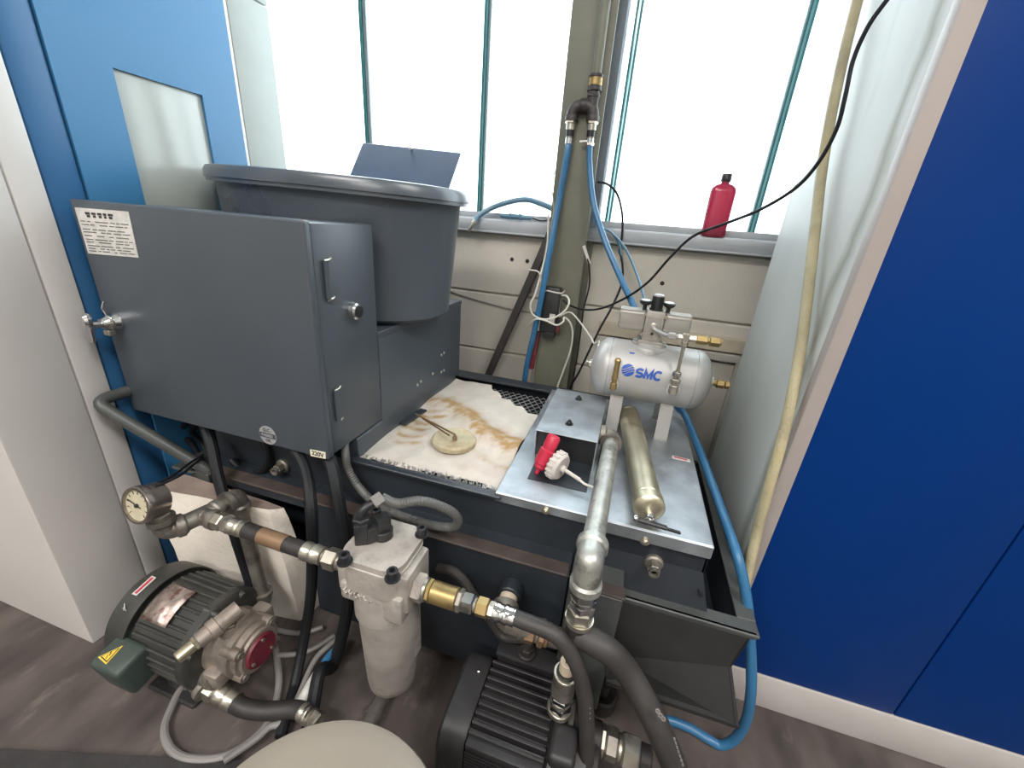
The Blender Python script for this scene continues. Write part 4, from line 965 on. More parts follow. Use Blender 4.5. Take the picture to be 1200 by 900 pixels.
# pressure adjuster lying across the pump
a0_, a1_ = W(262, 727, Y=.40), W(207, 772, Y=.322); a0_.z = max(a0_.z, .17)
d_ = (a1_ - a0_).normalized(); l_ = (a1_ - a0_).length
q = MB().lathe(a0_, d_, [(-.03, .0), (-.03, .017), (l_ * .12, .017), (l_ * .13, .0195), (l_ * .3, .0195), (l_ * .32, .0165), (l_ * .56, .0165), (l_ * .58, .012), (l_ * .6, .012)], 22); q.build('adjuster_body', 'pumpcast', pmp)
q = MB().hexnut(a0_ + d_ * l_ * .57, a0_ + d_ * l_ * .66, .014).lathe(a0_ + d_ * l_ * .64, d_, [(0, .0115), (l_ * .34, .0115), (l_ * .36, .010), (l_ * .36, 0)], 18); q.build('adjuster_spindle', 'gold', pmp)
q = MB().hexnut(mx(-.688) + Vector((0, .012, .066)), mx(-.688) + Vector((0, .012, .078)), .011).hexnut(mx(-.665) + Vector((0, -.014, .064)), mx(-.665) + Vector((0, -.014, .075)), .010); q.build('plug', 'elbow', pmp)
# suction elbow and black hose to the floor coupling
sh_ = thing('suction_hose', 'thick black hose with an oily elbow running from the left pump towards the beige seat', 'hose', (-.6, .36, .03))
s0 = Vector((-.674, my - .06, .088)); s1 = W(226, 793, Z=.062); s2_ = W(240, 802, Z=.058)
q = MB().elbow(s0, s1 + Vector((-.006, .002, .004)), s2_ + Vector((.01, -.006, 0)), .0195, 20, 1.18); q.build('elbow', 'elbow', sh_)
MB().hexnut(s0 + Vector((0, .012, .006)), s0 + Vector((0, -.004, -.003)), .021).build('hex_nut', 'zinc', sh_)
dh = (W(275, 823, Z=.05) - s2_).normalized()
e_ = run(s2_ + dh * .012, dh, [('h', .024, .0215, 'zinc', 'hex_nut'), ('c', .006, .0175, 'elbow', 'collar'), ('r', .042, .0195, 'zinc', 'ferrule')], sh_)
hpt = [e_ - dh * .01, e_ + dh * .02, W(308, 833, Z=.04), W(330, 832, Z=.04), W(350, 832, Z=.045), W(366, 840, Z=.055)]
MB().tube(hpt, .0165, 18, 8).build('hose', 'rubber', sh_)
run(W(355, 834, Z=.05), W(385, 856, Z=.06) - W(355, 834, Z=.05), [('r', .03, .0175, 'zinc', 'ferrule'), ('h', .02, .019, 'elbow', 'hex_nut')], sh_)

# ============================================================ RIGHT PUMP (black)
ry, rz_, rr2 = .452, .116, .087
rm = thing('coolant_pump', 'black finned electric coolant pump on the floor at the front right of the tank', 'pump motor', (-.05, ry, 0))
mx2 = lambda x: Vector((x, ry, rz_))
def squircle(x0, x1, rad, m, name, parent, pw=3.2, bev=.006, n=64):
    bm = bmesh.new(); rings = []
    for x, k in ((x0, .0), (x0, .93), (x0 + bev, 1), (x1 - bev, 1), (x1, .97), (x1, 0)):
        ring = []
        for i in range(n):
            t = 2 * math.pi * i / n; c_, s_ = math.cos(t), math.sin(t)
            ring.append(bm.verts.new((x, ry + rad * k * math.copysign(abs(c_) ** (2 / pw), c_), rz_ + rad * k * math.copysign(abs(s_) ** (2 / pw), s_))))
        rings.append(ring)
    for A_, B_ in zip(rings, rings[1:]):
        for i in range(n): bm.faces.new((A_[i], A_[(i + 1) % n], B_[(i + 1) % n], B_[i]))
    bmesh.ops.remove_doubles(bm, verts=bm.verts[:], dist=1e-5); bmesh.ops.recalc_face_normals(bm, faces=bm.faces[:])
    q = MB(); q.merge(bm); return q
fcr = squircle(-.182, -.132, rr2, 0, 0, 0, 4.2).build('fan_cover', 'motor_black', rm)
q = squircle(-.14, .018, rr2 * .82, 0, 0, 0, 4.2)
pw = 3.0
for i in range(9):
    y_ = ry - .062 + .0155 * i
    q.obox((-.065, y_, rz_ + rr2 * .82 + .004), (1, 0, 0), (0, 1, 0), (0, 0, 1), (.13, .0055, .018), .001, 1)
for i in range(13):
    z_ = rz_ + .055 - .0085 * i
    q.obox((-.065, ry - rr2 * .82 - .003, z_), (1, 0, 0), (0, 1, 0), (0, 0, 1), (.13, .012, .003))
q.obox(mx2(-.065) + Vector((0, -rr2 * .80, .068)), (1, 0, 0), (0, 1, 0), (0, 0, 1), (.13, .022, .02), .004, 2)
q.build('finned_body', 'motor_black', rm)
q = squircle(.0, .030, rr2 * .93, 0, 0, 0, 3.2); q.obox(mx2(.026) + Vector((0, -.03, .072)), (1, 0, 0), (0, 1, 0), (0, 0, 1), (.045, .06, .045), .01, 3); q.build('end_bracket', 'motor_black', rm)
q = MB().box((-.125, ry + .074, rz_ - .0), (-.012, ry + .112, rz_ + .09), .004, 2).box((-.128, ry + .071, rz_ + .083), (-.009, ry + .113, rz_ + .094), .004, 2); jb = q.build('junction_box', 'motor_black', rm)
MB().cyl((-.07, ry + .09, rz_ + .092), (-.07, ry + .09, rz_ + .103), .018, n=22, bev=.002).hexnut((-.07, ry + .09, rz_ + .102), (-.07, ry + .09, rz_ + .114), .0135).build('cable_gland', 'rubber', jb)
for (x, z) in ((-.158, .05), (-.158, -.05)):
    pass
p = W(561, 786, Y=ry - .06)
MB().sphere(W(561, 787, Z=rz_ + rr2), .0042, 10).build('screw', 'chrome', fcr)
MB().hexnut((-.123, ry - .088, .045), (-.123, ry - .104, .045), .007).build('foot_bolt', 'chrome', rm)
MB().hexnut((.013, ry - .0885, .12), (.013, ry - .096, .12), .006).build('clamp_bolt', 'chrome', rm)
MB().box((-.185, ry - .12, 0), (.06, ry + .12, .03), .004, 1).box((-.15, ry - .1, .028), (.03, ry + .1, .05), .004, 1).build('base', 'motor_black', rm)
q = MB().lathe(mx2(.038), (1, 0, 0), [(0, .076), (.010, .076), (.012, .064), (.03, .064), (.03, .058), (.05, .05), (.055, .04), (.055, 0)], 44)
q.obox(Vector((.064, .470, .14)), (1, 0, 0), (0, 1, 0), (0, 0, 1), (.03, .075, .06), .01, 3); q.build('pump_head', 'motor_black', rm)
q = MB().lathe(mx2(.0285), (1, 0, 0), [(0, .07), (0, .0825), (.009, .0825), (.009, .07)], 56); q.build('coupling_ring', 'zinc', rm)
e_ = run(Vector((.074, .478, .150)), (1, -.02, 0), [('c', .016, .027, 'rubber', 'port'), ('h', .008, .0255, 'zinc', 'collar'), ('h', .022, .026, 'elbow', 'hex_nut'), ('c', .007, .021, 'zinc', 'collar'), ('h', .03, .0275, 'zinc', 'hex_nut'), ('c', .02, .02, 'rubber', 'ferrule')], rm)
run(Vector((.085, .432, .115)), (1, -.05, 0), [('h', .02, .019, 'elbow', 'hex_nut'), ('h', .016, .021, 'copper_tape', 'hex_nut')], rm)
# upright valve on the pump
va = thing('check_valve', 'upright shiny check valve with nuts between the black pump and the galvanised pipe', 'valve', (.02, .5, .2))
v0 = W(655, 832, Y=.462); v1 = v0 + Vector((0, .004, .15)); dv_ = (v1 - v0).normalized(); lv_ = (v1 - v0).length
run(v0, dv_, [('c', .012, .0215, 'zinc', 'collar'), ('h', .014, .0205, 'chrome', 'hex_nut'), ('c', .008, .018, 'elbow', 'collar'), ('h', .012, .0205, 'chrome', 'hex_nut'), ('c', .046, .0195, 'elbow', 'body'), ('c', .004, .0205, 'zinc', 'collar'), ('c', .004, .016, 'rubber', 'seal'), ('c', .024, .0125, 'stub_cream', 'taped_thread')], va)
q = MB().obox(v0 + dv_ * .125, dv_.cross(Vector((0, 1, 0))), (0, 1, 0), dv_, (.008, .010, .016)); q.build('red_tag', 'maroon', va)

# ============================================================ TEE, STUB AND BIG HOSE under the union
hb = thing('return_hose', 'thick worn black hose curving down to the floor from the galvanised pipe union', 'hose', (.12, .56, .0))
u0_ = UN
q = MB().cyl(u0_, u0_ + Vector((0, 0, -.034)), .0185, n=22).sphere(u0_ + Vector((.004, -.002, -.028)), .0205, 18); q.build('socket', 'rubber', hb)
hh = [u0_ + Vector((0, -.002, -.022)), W(712, 762, Y=u0_.y - .008), W(735, 787, Y=.47), W(757, 825, Y=.455), W(775, 862, Y=.445), W(790, 898, Y=.44), W(803, 940, Y=.435)]
MB().tube(hh, .0205, 20, 8).build('hose', 'hosegrey', hb)
q = MB()
for k, (x, y) in enumerate(((771, 833), (774, 838), (777.5, 842))):
    c = W(x, y, Y=.43); q.lathe(c, (-.2, -1, .3), [(0, .0035), (.0012, .0035), (.0012, .0022), (0, .0022)], 14)
c = W(709, 770.5, Y=.452); q.obox(c, (.5, 0, -1), (1, 0, .5), (0, -1, .2), (.008, .003, .001))
for k in range(7): c = W(792 + k * 1.6 - 1.5, 866 + k * 5, Y=.42); q.obox(c, (.4, 0, -1), (1, 0, .4), (0, -1, .2), (.006, .0025, .001))
q.build('print_marks', 'greycable', hb)
ho = thing('outlet_pipework', 'dark oily pipe stub, elbow and copper coloured nuts low on the black tank front', 'pipework', (-.06, .54, .3))
p = W(601, 686, Y=.573); p.y = LY - .026
q = MB().cyl(p, p - Vector((0, .022, .004)), .0165, n=22, bev=.001); q.build('taped_stub', 'stub_cream', ho)
c2 = Vector((p.x + .002, p.y - .042, p.z - .008))
MB().elbow(p - Vector((0, .018, .003)), c2, c2 + Vector((.042, .006, -.012)), .0205, 20, 1.15).build('elbow', 'elbow', ho)
e_ = run(c2 + Vector((.04, .005, -.012)), (1, .12, -.12), [('h', .02, .024, 'copper_tape', 'hex_nut'), ('c', .006, .019, 'elbow', 'collar'), ('h', .012, .0235, 'copper_tape', 'hex_nut'), ('c', .006, .021, 'copper_tape', 'collar'), ('c', .022, .018, 'elbow', 'spigot')], ho)

# ============================================================ FOAM BLOCK behind the left motor
q = MB()
bt_ = [(-.965, .53, .0), (-.665, .572, .0), (-.648, .635, .0), (-.93, .60, .0)]
tp_ = [W(178, 585, Z=.40), W(338, 618, Z=.36), W(350, 598, Z=.36), W(205, 550, Z=.40)]
tp_ = [Vector((-.955, .500, .385)), Vector((-.672, .548, .374)), Vector((-.655, .571, .368)), Vector((-.925, .560, .39))]
q.hull8(bt_, tp_)
bmesh.ops.subdivide_edges(q.bm, edges=q.bm.edges[:], cuts=9, use_grid_fill=True)
from mathutils import noise as mnoise
for v in q.bm.verts: v.co += Vector(mnoise.noise_vector(v.co * 22)) * .0022 + Vector(mnoise.noise_vector(v.co * 60)) * .0012; v.co.z = max(.001, v.co.z)
fo = q.build('foam_block', 'foam'); fo.data.materials.append(M['foam_top'])
for p_ in fo.data.polygons:
    if p_.normal.z > .6: p_.material_index = 1
tag(fo, 'upright soiled off-white foam slab between the left motor and the tank', 'foam block')

# ============================================================ LOOSE HOSES AND CABLES at the floor
def cable(name, pts, rad, m, label, cat, group=None, n=10, sub_=8, **kw):
    return tag(MB().tube(pts, rad, n, sub_, **kw).build(name, m), label, cat, group)
cb_ = cz0 + .001
cable('drop_hose', [(-.885, .60, cb_), W(247, 520, Y=.575), W(256, 560, Y=.545), W(272, 615, Y=.515), W(288, 665, Y=.515), W(300, 703, Y=.51), W(304, 725, Y=.50)], .0115, 'blackcable', 'black hose dropping from the cabinet behind the pipe tee and across the foam slab', 'hose')
cable('drop_hose', [(-.625, .585, cb_), W(358, 550, Y=.555), W(365, 600, Y=.51), W(366, 650, Y=.51), W(364, 700, Y=.505), W(356, 750, Y=.49), W(346, 800, Y=.44), (-.535, .40, .02), (-.51, .35, .014)], .0115, 'blackcable', 'black hose dropping straight from the cabinet left of the filter to the floor', 'hose')
cable('drop_hose', [(-.558, .60, cb_), W(388, 545, Y=.575), W(397, 590, Y=.548), W(405, 640, Y=.545), W(409, 690, Y=.54), W(403, 735, Y=.53), W(390, 780, Y=.50), (-.50, .455, .06), (-.475, .39, .014), (-.46, .34, .014)], .0135, 'blackcable', 'thicker black hose dropping from the cabinet close behind the filter to the floor', 'hose')
for k, (dx, lab) in enumerate(((0, 'left'), (13, 'right'))):
    cable('cabinet_lead', [(-.93 + dx * .002, .63, cb_ + .002), W(213 + dx, 505, Y=.68), W(226 + dx, 522, Y=.66), W(240 + dx * .6, 545, Y=.64)], .0075, 'blackcable', 'short black lead under the cabinet at the handle bracket, ' + ('nearer the blue door' if k == 0 else 'nearer the drop hose'), 'cable')
for k in range(2):
    a_ = W(190, 572, Y=.42); a_ = gc - gax * .012 + Vector((.002 + k * .006, 0, .029))
    cable('thin_lead', [a_, W(203 + 8 * k, 557, Y=.45), W(222 + 4 * k, 543 + 2 * k, Y=.52), W(238, 533 + 3 * k, Y=.58)], .0026, 'blackcable', 'thin black wire from the pressure gauge up under the cabinet, ' + ('the upper of the pair' if k == 0 else 'the lower of the pair'), 'wire')
cable('rear_lead', [W(272, 540, Y=.622), W(290, 555, Y=.616), W(310, 549, Y=.616), W(313, 530, Y=.62), W(308, 515, Y=.625)], .009, 'blackcable', 'black cable curling along the tank front under the cabinet beside the left drain plug', 'cable')
Z0 = .0085
fl_pts = lambda L_, z=Z0: [Vector((*W(x, y, Z=z).xy, z)) for x, y in L_]
cable('floor_cable', fl_pts([(232, 800), (214, 806), (200, 832), (193, 855), (199, 876), (216, 888), (245, 890), (270, 884), (295, 868), (312, 850), (322, 828), (327, 800), (325, 775), (322, 755)]), .0075, 'greycable', 'grey cable looping across the floor from the left motor and back behind it', 'cable')
cable('floor_cable', fl_pts([(262, 892), (300, 866), (316, 852), (330, 846), (347, 822), (368, 775), (385, 757), (397, 748)], .021), .0065, 'greycable', 'grey cable running along the floor under the thick suction hose to the white plug', 'cable')
cable('floor_cable', fl_pts([(322, 738), (345, 742), (362, 740), (378, 735)], .012), .006, 'greycable', 'short grey cable arc on the floor behind the maroon pump cap', 'cable')
cable('floor_cable', fl_pts([(326, 768), (350, 766), (368, 760), (392, 745)], .012), .006, 'greycable', 'grey cable on the floor just behind the white plug', 'cable')
wp = thing('cable_plug', 'white cylindrical cable plug with a blue lead on the floor beside the drop hoses', 'plug', W(364, 805, Z=.03))
pa, pb2 = W(352, 824, Z=.030), W(375, 786, Z=.033); dd = (pb2 - pa).normalized(); ll = (pb2 - pa).length
MB().lathe(pa, dd, [(0, 0), (0, .011), (ll * .1, .0115), (ll * .55, .0125), (ll * .57, .0115), (ll * .6, .0125), (ll * .95, .012), (ll, .010), (ll, 0)], 22).build('plug_body', 'label_white', wp)
MB().tube([pb2 - dd * .004, pb2 + dd * .03, pb2 + dd * .07 + Vector((.008, .01, -.01))], .0085, 12, 4).build('lead', 'bluehose', wp)
p0, p1 = W(424, 862, Z=.022), W(455, 803, Z=.022)
q = MB().cyl(p0 - (p1 - p0) * .1, p1 + (p1 - p0) * .4, .0165, n=20).lathe(p0 + (p1 - p0) * .35, p1 - p0, [(0, .0165), (.001, .0195), (.012, .0195), (.013, .0165)], 20)
for v in q.bm.verts: v.co.z -= .0022
tag(q.build('floor_pipe', 'pole'), 'grey pipe lying on the floor under the filter bowl', 'pipe')
cable('pump_lead', [(-.07, ry + .09, rz_ + .112), (-.072, ry + .09, rz_ + .135), W(590, 745, Y=.548), W(572, 722, Y=.552), W(555, 698, Y=.555), W(542, 678, Y=.555), W(528, 668, Y=.558), W(514, 666, Y=.562)], .0095, 'hosegrey', 'dark cable from the black pump junction box up along the tank front', 'cable')

# ============================================================ STOOL AND MAT in the foreground
sz_ = .38; scx, scy, sr = -.211, .1224, .152
so = thing('stool', 'round beige padded stool seat at the bottom edge of the picture', 'stool', (scx, scy, 0))
MB().lathe((scx, scy, sz_ - .04), (0, 0, 1), [(0, 0), (0, sr - .012), (.006, sr - .004), (.014, sr), (.028, sr), (.035, sr - .003), (.0385, sr - .010), (.04, sr - .03), (.041, 0)], 72).build('seat', 'stool', so)
MB().lathe((scx, scy, sz_ - .044), (0, 0, 1), [(0, sr - .004), (0, sr + .0005), (.008, sr + .001), (.009, sr - .002)], 72).build('seat_band', 'plastic_black', so)
MB().cyl((scx, scy, .06), (scx, scy, sz_ - .045), .02, n=20).build('column', 'chrome', so)
for i in range(5):
    t = 2 * math.pi * i / 5 + .6; e_ = Vector((scx + .15 * math.cos(t), scy + .15 * math.sin(t), .04))
    MB().hull8([Vector((scx, scy, .05)) + Vector((-math.sin(t), math.cos(t), 0)) * s_ + Vector((0, 0, zz)) for s_, zz in ((-.016, 0), (.016, 0), (.016, .035), (-.016, .035))], [e_ + Vector((-math.sin(t), math.cos(t), 0)) * s_ + Vector((0, 0, zz)) for s_, zz in ((-.012, 0), (.012, 0), (.012, .015), (-.012, .015))]).build('leg', 'plastic_black', so)
    MB().lathe((e_.x, e_.y, 0), (0, 0, 1), [(0, .012), (.006, .016), (.03, .013), (.045, .008)], 14).build('glide', 'plastic_black', so)
a_, b2 = W(0, 877, Z=.012), W(330, 893, Z=.012); dm = (b2 - a_).normalized(); nm = Vector((dm.y, -dm.x, 0))
A0 = a_ - dm * .5; B0 = b2 + dm * .6
q = MB(); q.prism([A0, B0, B0 + nm * .5, A0 + nm * .5], (0, 0, -.0105)); 
for v in q.bm.verts: v.co.z -= .001
tag(q.build('floor_mat', 'mat_black'), 'worn black rubber mat along the bottom left of the floor', 'mat')

# ============================================================ COLUMN: air manifold, hoses, transformer, cables
ca_y = YC - .016
pxm = Vector((W(698, 95, Y=ca_y).x, ca_y, 0))
mf = thing('air_manifold', 'dark pipe tee with two hose cocks on the upper part of the green column', 'manifold', (pxm.x, ca_y, 1.5))
zt = lambda y, x=690: W(x, y, Y=ca_y).z
MB().cyl((pxm.x, ca_y, zt(108)), (pxm.x, ca_y, 3.28), .0135, n=18).build('riser_pipe', 'steel_green', mf)
q = MB().cyl((pxm.x, ca_y, zt(102)), (pxm.x, ca_y, zt(91)), .0185, n=22, bev=.002); q.build('brass_ring', 'brass', mf)
MB().lathe((pxm.x, ca_y, zt(128)), (0, 0, 1), [(0, .0155), (zt(115) - zt(128), .0155), (zt(114) - zt(128), .0175), (zt(112) - zt(128), .0175), (zt(111) - zt(128), .0155), (zt(107) - zt(128), .0155), (zt(107) - zt(128), .0195), (zt(102) - zt(128), .0195), (zt(102) - zt(128), .017), (zt(91.5) - zt(128), .017), (zt(91.5) - zt(128), .0195), (zt(88) - zt(128), .0195)], 24).build('reducer', 'beam_dark', mf)
q = MB()
xl, xr_ = W(669, 145, Y=ca_y).x, W(694, 145, Y=ca_y).x
q.elbow((xl, ca_y, zt(141)), (xl, ca_y, zt(125)), ((xl + xr_) / 2 + .002, ca_y, zt(124)), .016, 18, 1.12, .25).elbow((xr_, ca_y, zt(141)), (xr_, ca_y, zt(124)), ((xl + xr_) / 2 - .002, ca_y, zt(124)), .016, 18, 1.12, .25)
q.build('pipe_tee', 'beam_dark', mf)
for i, x in enumerate((xl, xr_)):
    nb = 'cock'
    q = MB().hexnut((x, ca_y, zt(146)), (x, ca_y, zt(139)), .0165).cyl((x, ca_y, zt(153)), (x, ca_y, zt(145)), .013, n=18).cyl((x, ca_y, zt(163)), (x, ca_y, zt(152)), .010, n=16)
    ck = q.build('hose_cock', 'zinc', mf)
    MB().cyl((x, ca_y, zt(161)), (x, ca_y, zt(153.5)), .0115, n=16).build('sleeve', 'plastic_black', ck)
    q = MB().cyl((x, ca_y, zt(170)), (x, ca_y, zt(162)), .011, n=16, bev=.001)
    if i: q.obox((x - .014, ca_y - .006, zt(166)), (1, 0, .1), (0, 1, 0), (0, 0, 1), (.028, .004, .004)).hexnut((x, ca_y, zt(171)), (x, ca_y, zt(167)), .0125)
    q.build('hose_clip', 'chrome', ck)
hy = ca_y - .004
cable('blue_hose', [(xl, ca_y, zt(168)), W(664, 185, Y=hy), W(655, 235, Y=hy), W(645, 290, Y=hy - .025), W(636, 340, Y=hy - .035), W(627, 385, Y=hy - .03), W(617, 430, Y=hy - .01), W(611, 470, Y=hy + .01), (-.345, 1.31, .3)], .0095, 'bluehose', 'blue air hose running straight down the left side of the green column', 'hose')
cable('blue_hose', [(xr_, ca_y, zt(168)), W(691, 195, Y=hy), W(696, 240, Y=hy - .02), W(710, 285, Y=1.25), W(727, 325, Y=1.2), W(744, 362, Y=1.14), W(752, 382, Y=1.10), vb - fr * .03 + up * .01], .0085, 'bluehose', 'blue air hose curving from the right column cock down to the booster', 'hose')
cable('blue_hose', [vb - fr * .04 - up * .03, W(790, 470, Y=1.16), W(803, 487, Y=1.12), W(820, 528, Y=.98), W(835, 568, Y=.87), W(850, 610, Y=.78), W(862, 645, Y=.70), W(871, 680, Y=.67), W(877, 718, Y=.655), W(880, 770, Y=.635), W(880, 810, Y=.625), W(874, 845, Y=.625), W(861, 866, Y=.63), W(845, 873, Z=.010), W(830, 866, Z=.010), W(808, 853, Z=.010), W(780, 843, Z=.010), W(755, 840, Z=.010)], .0095, 'bluehose', 'blue air hose running from under the booster down past the drip tray to the floor', 'hose', n=12)
cable('grey_hose', [W(556, 262, Y=1.37), W(561, 253, Y=1.385), W(578, 243, Y=1.40), W(600, 236, Y=1.40), W(617, 234, Y=1.40), W(632, 238, Y=1.385), W(650, 246, Y=1.37), W(662, 256, Y=1.345)], .0088, 'bluegrey', 'grey-blue hose end arching over the window sill left of the column', 'hose')
q = MB(); a_, b2 = W(557, 260, Y=1.372), W(549, 270, Y=1.366); q.lathe(a_, b2 - a_, [(-.004, .0095), (.008, .0095), (.01, .006), ((b2 - a_).length, .005), ((b2 - a_).length + .006, .001)], 14)
tag(q.build('hose_nozzle', 'zinc'), 'small silver nozzle on the end of the grey-blue hose over the sill', 'nozzle')
ic = thing('inline_connector', 'blue-grey inline connector with a thin lead lying on the sill left of the column', 'connector', W(607, 252, Z=1.001))
a_ = W(587, 249, Y=1.395); b2 = W(624, 253, Y=1.395); a_.z = b2.z = 1.0115; dd = (b2 - a_).normalized(); ll = (b2 - a_).length
q = MB().lathe(a_, dd, [(0, 0), (0, .007), (ll * .25, .009), (ll * .3, .0085)], 16).cyl(a_ + dd * ll * .28, a_ + dd * ll * .68, .0098, n=6).lathe(a_ + dd * ll * .66, dd, [(0, .0085), (ll * .1, .007), (ll * .3, .0065), (ll * .34, 0)], 14)
for s_ in (.32, .62): q.obox(a_ + dd * ll * s_, dd, dd.cross(Vector((0, 0, 1))), (0, 0, 1), (.003, .021, .021))
q.build('body', 'bluegrey', ic)
MB().tube([b2, b2 + dd * .03 + Vector((0, 0, -.006)), W(648, 258, Y=1.38), W(662, 260, Y=1.35)], .0022, 8, 5).build('lead', 'blackcable', ic)
# brown-black strut leaning behind the column
q = MB(); b0_, b1_ = W(648, 268, Y=1.405), W(567, 452, Y=1.355); b1_ = b0_ + (b1_ - b0_) * 1.9
if b1_.z < .01: b1_ = b0_ + (b1_ - b0_) * ((b0_.z - .01) / (b0_.z - b1_.z))
dst = (b1_ - b0_).normalized(); si = dst.cross(Vector((0, 1, 0))).normalized()
q.obox((b0_ + b1_) / 2, dst, si, dst.cross(si), ((b1_ - b0_).length, .026, .02), .002, 1)
sb_ = q.build('leaning_bar', 'beam_dark'); 
cpl = W(641, 300, Y=1.388)
tag(sb_, 'dark steel bar leaning diagonally against the wall left of the column', 'bar')
MB().lathe(cpl, (0, -1, 0), [(0, .006), (.003, .006), (.003, .003), (.001, .003), (.001, 0)], 14).build('bolt', 'zinc', sb_)
# black power supply tied to the column
ps = thing('power_supply', 'small black power supply box tied to the green column with a white strap', 'power supply', W(648, 392, Y=1.28))
tl, tr, br, bl = W(632, 322, Y=1.283), W(662, 331, Y=1.283), W(651, 384, Y=1.283), W(622, 376, Y=1.283)
zc0, zc1 = .668, .812
xcl, xcr = -.262, -.207
bdy = MB().box((xcl, 1.283, zc0), (xcr, 1.3245, zc1), .004, 2).build('body', 'plastic_black', ps)
MB().box((xcr - .026, 1.2822, zc0 + .03), (xcr - .008, 1.284, zc0 + .062)).build('label', 'label_white', bdy)
MB().box((xcr - .0005, 1.2985, zc0 + .06), (xcr + .002, 1.3035, zc1 - .03)).build('side_strip', 'booster', bdy)
MB().box((xcl + .008, 1.29, zc0 - .022), (xcr - .004, 1.318, zc0 + .002), .004, 2).build('plug', 'plastic_black', ps)
MB().box((xcr - .012, 1.286, zc0 + .0), (xcr + .010, 1.312, zc0 + .022), .005, 2).build('red_plug', 'maroon', ps)
MB().tube([W(619, 316, Y=1.262), W(632, 320, Y=1.262), (xcl - .004, 1.276, zc1 - .012), (xcl + .012, 1.279, zc1 - .01), (xcr - .01, 1.279, zc1 - .013), (xcr + .006, 1.285, zc1 - .013), (xcr + .008, 1.32, zc1 - .01)], .0026, 6, 4).build('strap', 'whiteplastic', ps)
wy = 1.268
cable('white_cable', [W(643, 250, Y=1.318), W(641, 290, Y=1.30), W(634, 320, Y=1.27), W(627, 345, Y=1.264), W(622, 356, Y=1.262), W(624, 368, Y=1.26), W(636, 374, Y=1.256), W(650, 372, Y=1.256), W(662, 364, Y=1.26), W(667, 354, Y=1.268), W(664, 347, Y=1.28), W(658, 346, Y=1.29)], .003, 'whitewire', 'white cable coming down the column edge and looping in front of the black power supply', 'cable')
cable('white_cable', [W(620, 381, Y=1.275), W(628, 374, Y=1.252), W(640, 376, Y=1.25), W(652, 381, Y=1.255), W(660, 377, Y=1.26), W(661, 372, Y=1.27), W(668, 378, Y=1.28), W(671, 392, Y=1.29), W(668, 412, Y=1.30), W(660, 435, Y=1.305), W(653, 455, Y=1.305), W(650, 475, Y=1.30)], .003, 'whitewire', 'white cable from under the power supply down the front of the column', 'cable')
cable('white_cable', [W(655, 371, Y=1.285), W(668, 366, Y=1.28), W(680, 378, Y=1.25), W(692, 395, Y=1.2), W(696, 402, Y=1.17), W(702, 400, Y=1.15), A - ax * .02 + up * .05], .0026, 'whitewire', 'white cable stretching from the power supply to the left end of the booster tank', 'cable')
cable('yellow_wire', [W(650, 200, Y=1.318), W(647, 222, Y=1.315), W(649, 245, Y=1.318), W(643, 275, Y=1.32), W(637, 305, Y=1.315), W(632, 335, Y=1.31)], .0018, 'cream_hose', 'thin yellowish wire along the left edge of the green column above the power supply', 'wire')
cable('black_lead', [W(687, 300, Y=1.31), W(690.5, 312, Y=1.30), W(690.5, 335, Y=1.30), W(684, 362, Y=1.31), W(681, 385, Y=1.31), W(676, 420, Y=1.31), W(669, 455, Y=1.31), W(664, 475, Y=1.31)], .0026, 'blackcable', 'thin black cable hanging from the white clip on the right of the column', 'cable')
q = MB(); a_, b2 = W(684, 288, Y=1.312), W(691, 310, Y=1.305); q.obox((a_ + b2) / 2, b2 - a_, (b2 - a_).cross(Vector((0, 1, 0))), (0, 1, 0), ((b2 - a_).length, .009, .006), .001, 1); tag(q.build('cable_clip', 'whiteplastic'), 'small white plastic cable clip on the right edge of the column', 'clip')
cable('black_lead', [W(700, 213, Y=1.36), W(712, 216, Y=1.37), W(723, 227, Y=1.38), W(729, 250, Y=1.39), W(729, 275, Y=1.39), W(726, 293, Y=1.38), W(729, 305, Y=1.34), W(729, 330, Y=1.30), W(718, 358, Y=1.27), W(703, 385, Y=1.25), W(690, 412, Y=1.24), W(678, 437, Y=1.25), W(668, 455, Y=1.27), W(664, 475, Y=1.28)], .0034, 'blackcable', 'black cable arching off the column past the window and down behind the booster end', 'cable')
cable('dark_tube', [W(705, 267, Y=1.36), W(717, 273, Y=1.36), W(732, 290, Y=1.34), W(745, 318, Y=1.27), W(756, 353, Y=1.16), W(759, 372, Y=1.08), vt - ax * .03 + up * .012 - fr * .03], .0038, 'bluegrey', 'dark blue-grey tube from behind the column to the top of the booster', 'hose')
cable('dark_tube', [W(704, 265, Y=1.37), W(716, 272, Y=1.37), W(724, 283, Y=1.365), W(728, 296, Y=1.36), W(728, 306, Y=1.35)], .0038, 'bluegrey', 'short blue-grey tube end hanging right of the column under the sill', 'hose')
cable('long_cable', [W(660, 352, Y=1.29), W(668, 358, Y=1.28), W(685, 363, Y=1.25), W(706, 361, Y=1.22), W(735, 348, Y=1.15), W(760, 330, Y=1.1), W(785, 302, Y=1.05), W(812, 277, Y=1.0), W(850, 262, Y=.95), W(890, 246, Y=.9), W(930, 222, Y=.85), W(958, 192, Y=.82), W(980, 152, Y=.80), W(990, 115, Y=.79), W(1000, 70, Y=.79), W(1018, 30, Y=.78), W(1043, -5, Y=.77), W(1075, -50, Y=.76), W(1110, -110, Y=.75), W(1110, -110, Y=.75) + Vector((.03, 0, .8)), W(1110, -110, Y=.75) + Vector((.03, 0, 1.3))], .003, 'blackcable', 'long black cable sweeping from the column across the window to the top right', 'cable')
xh = .304
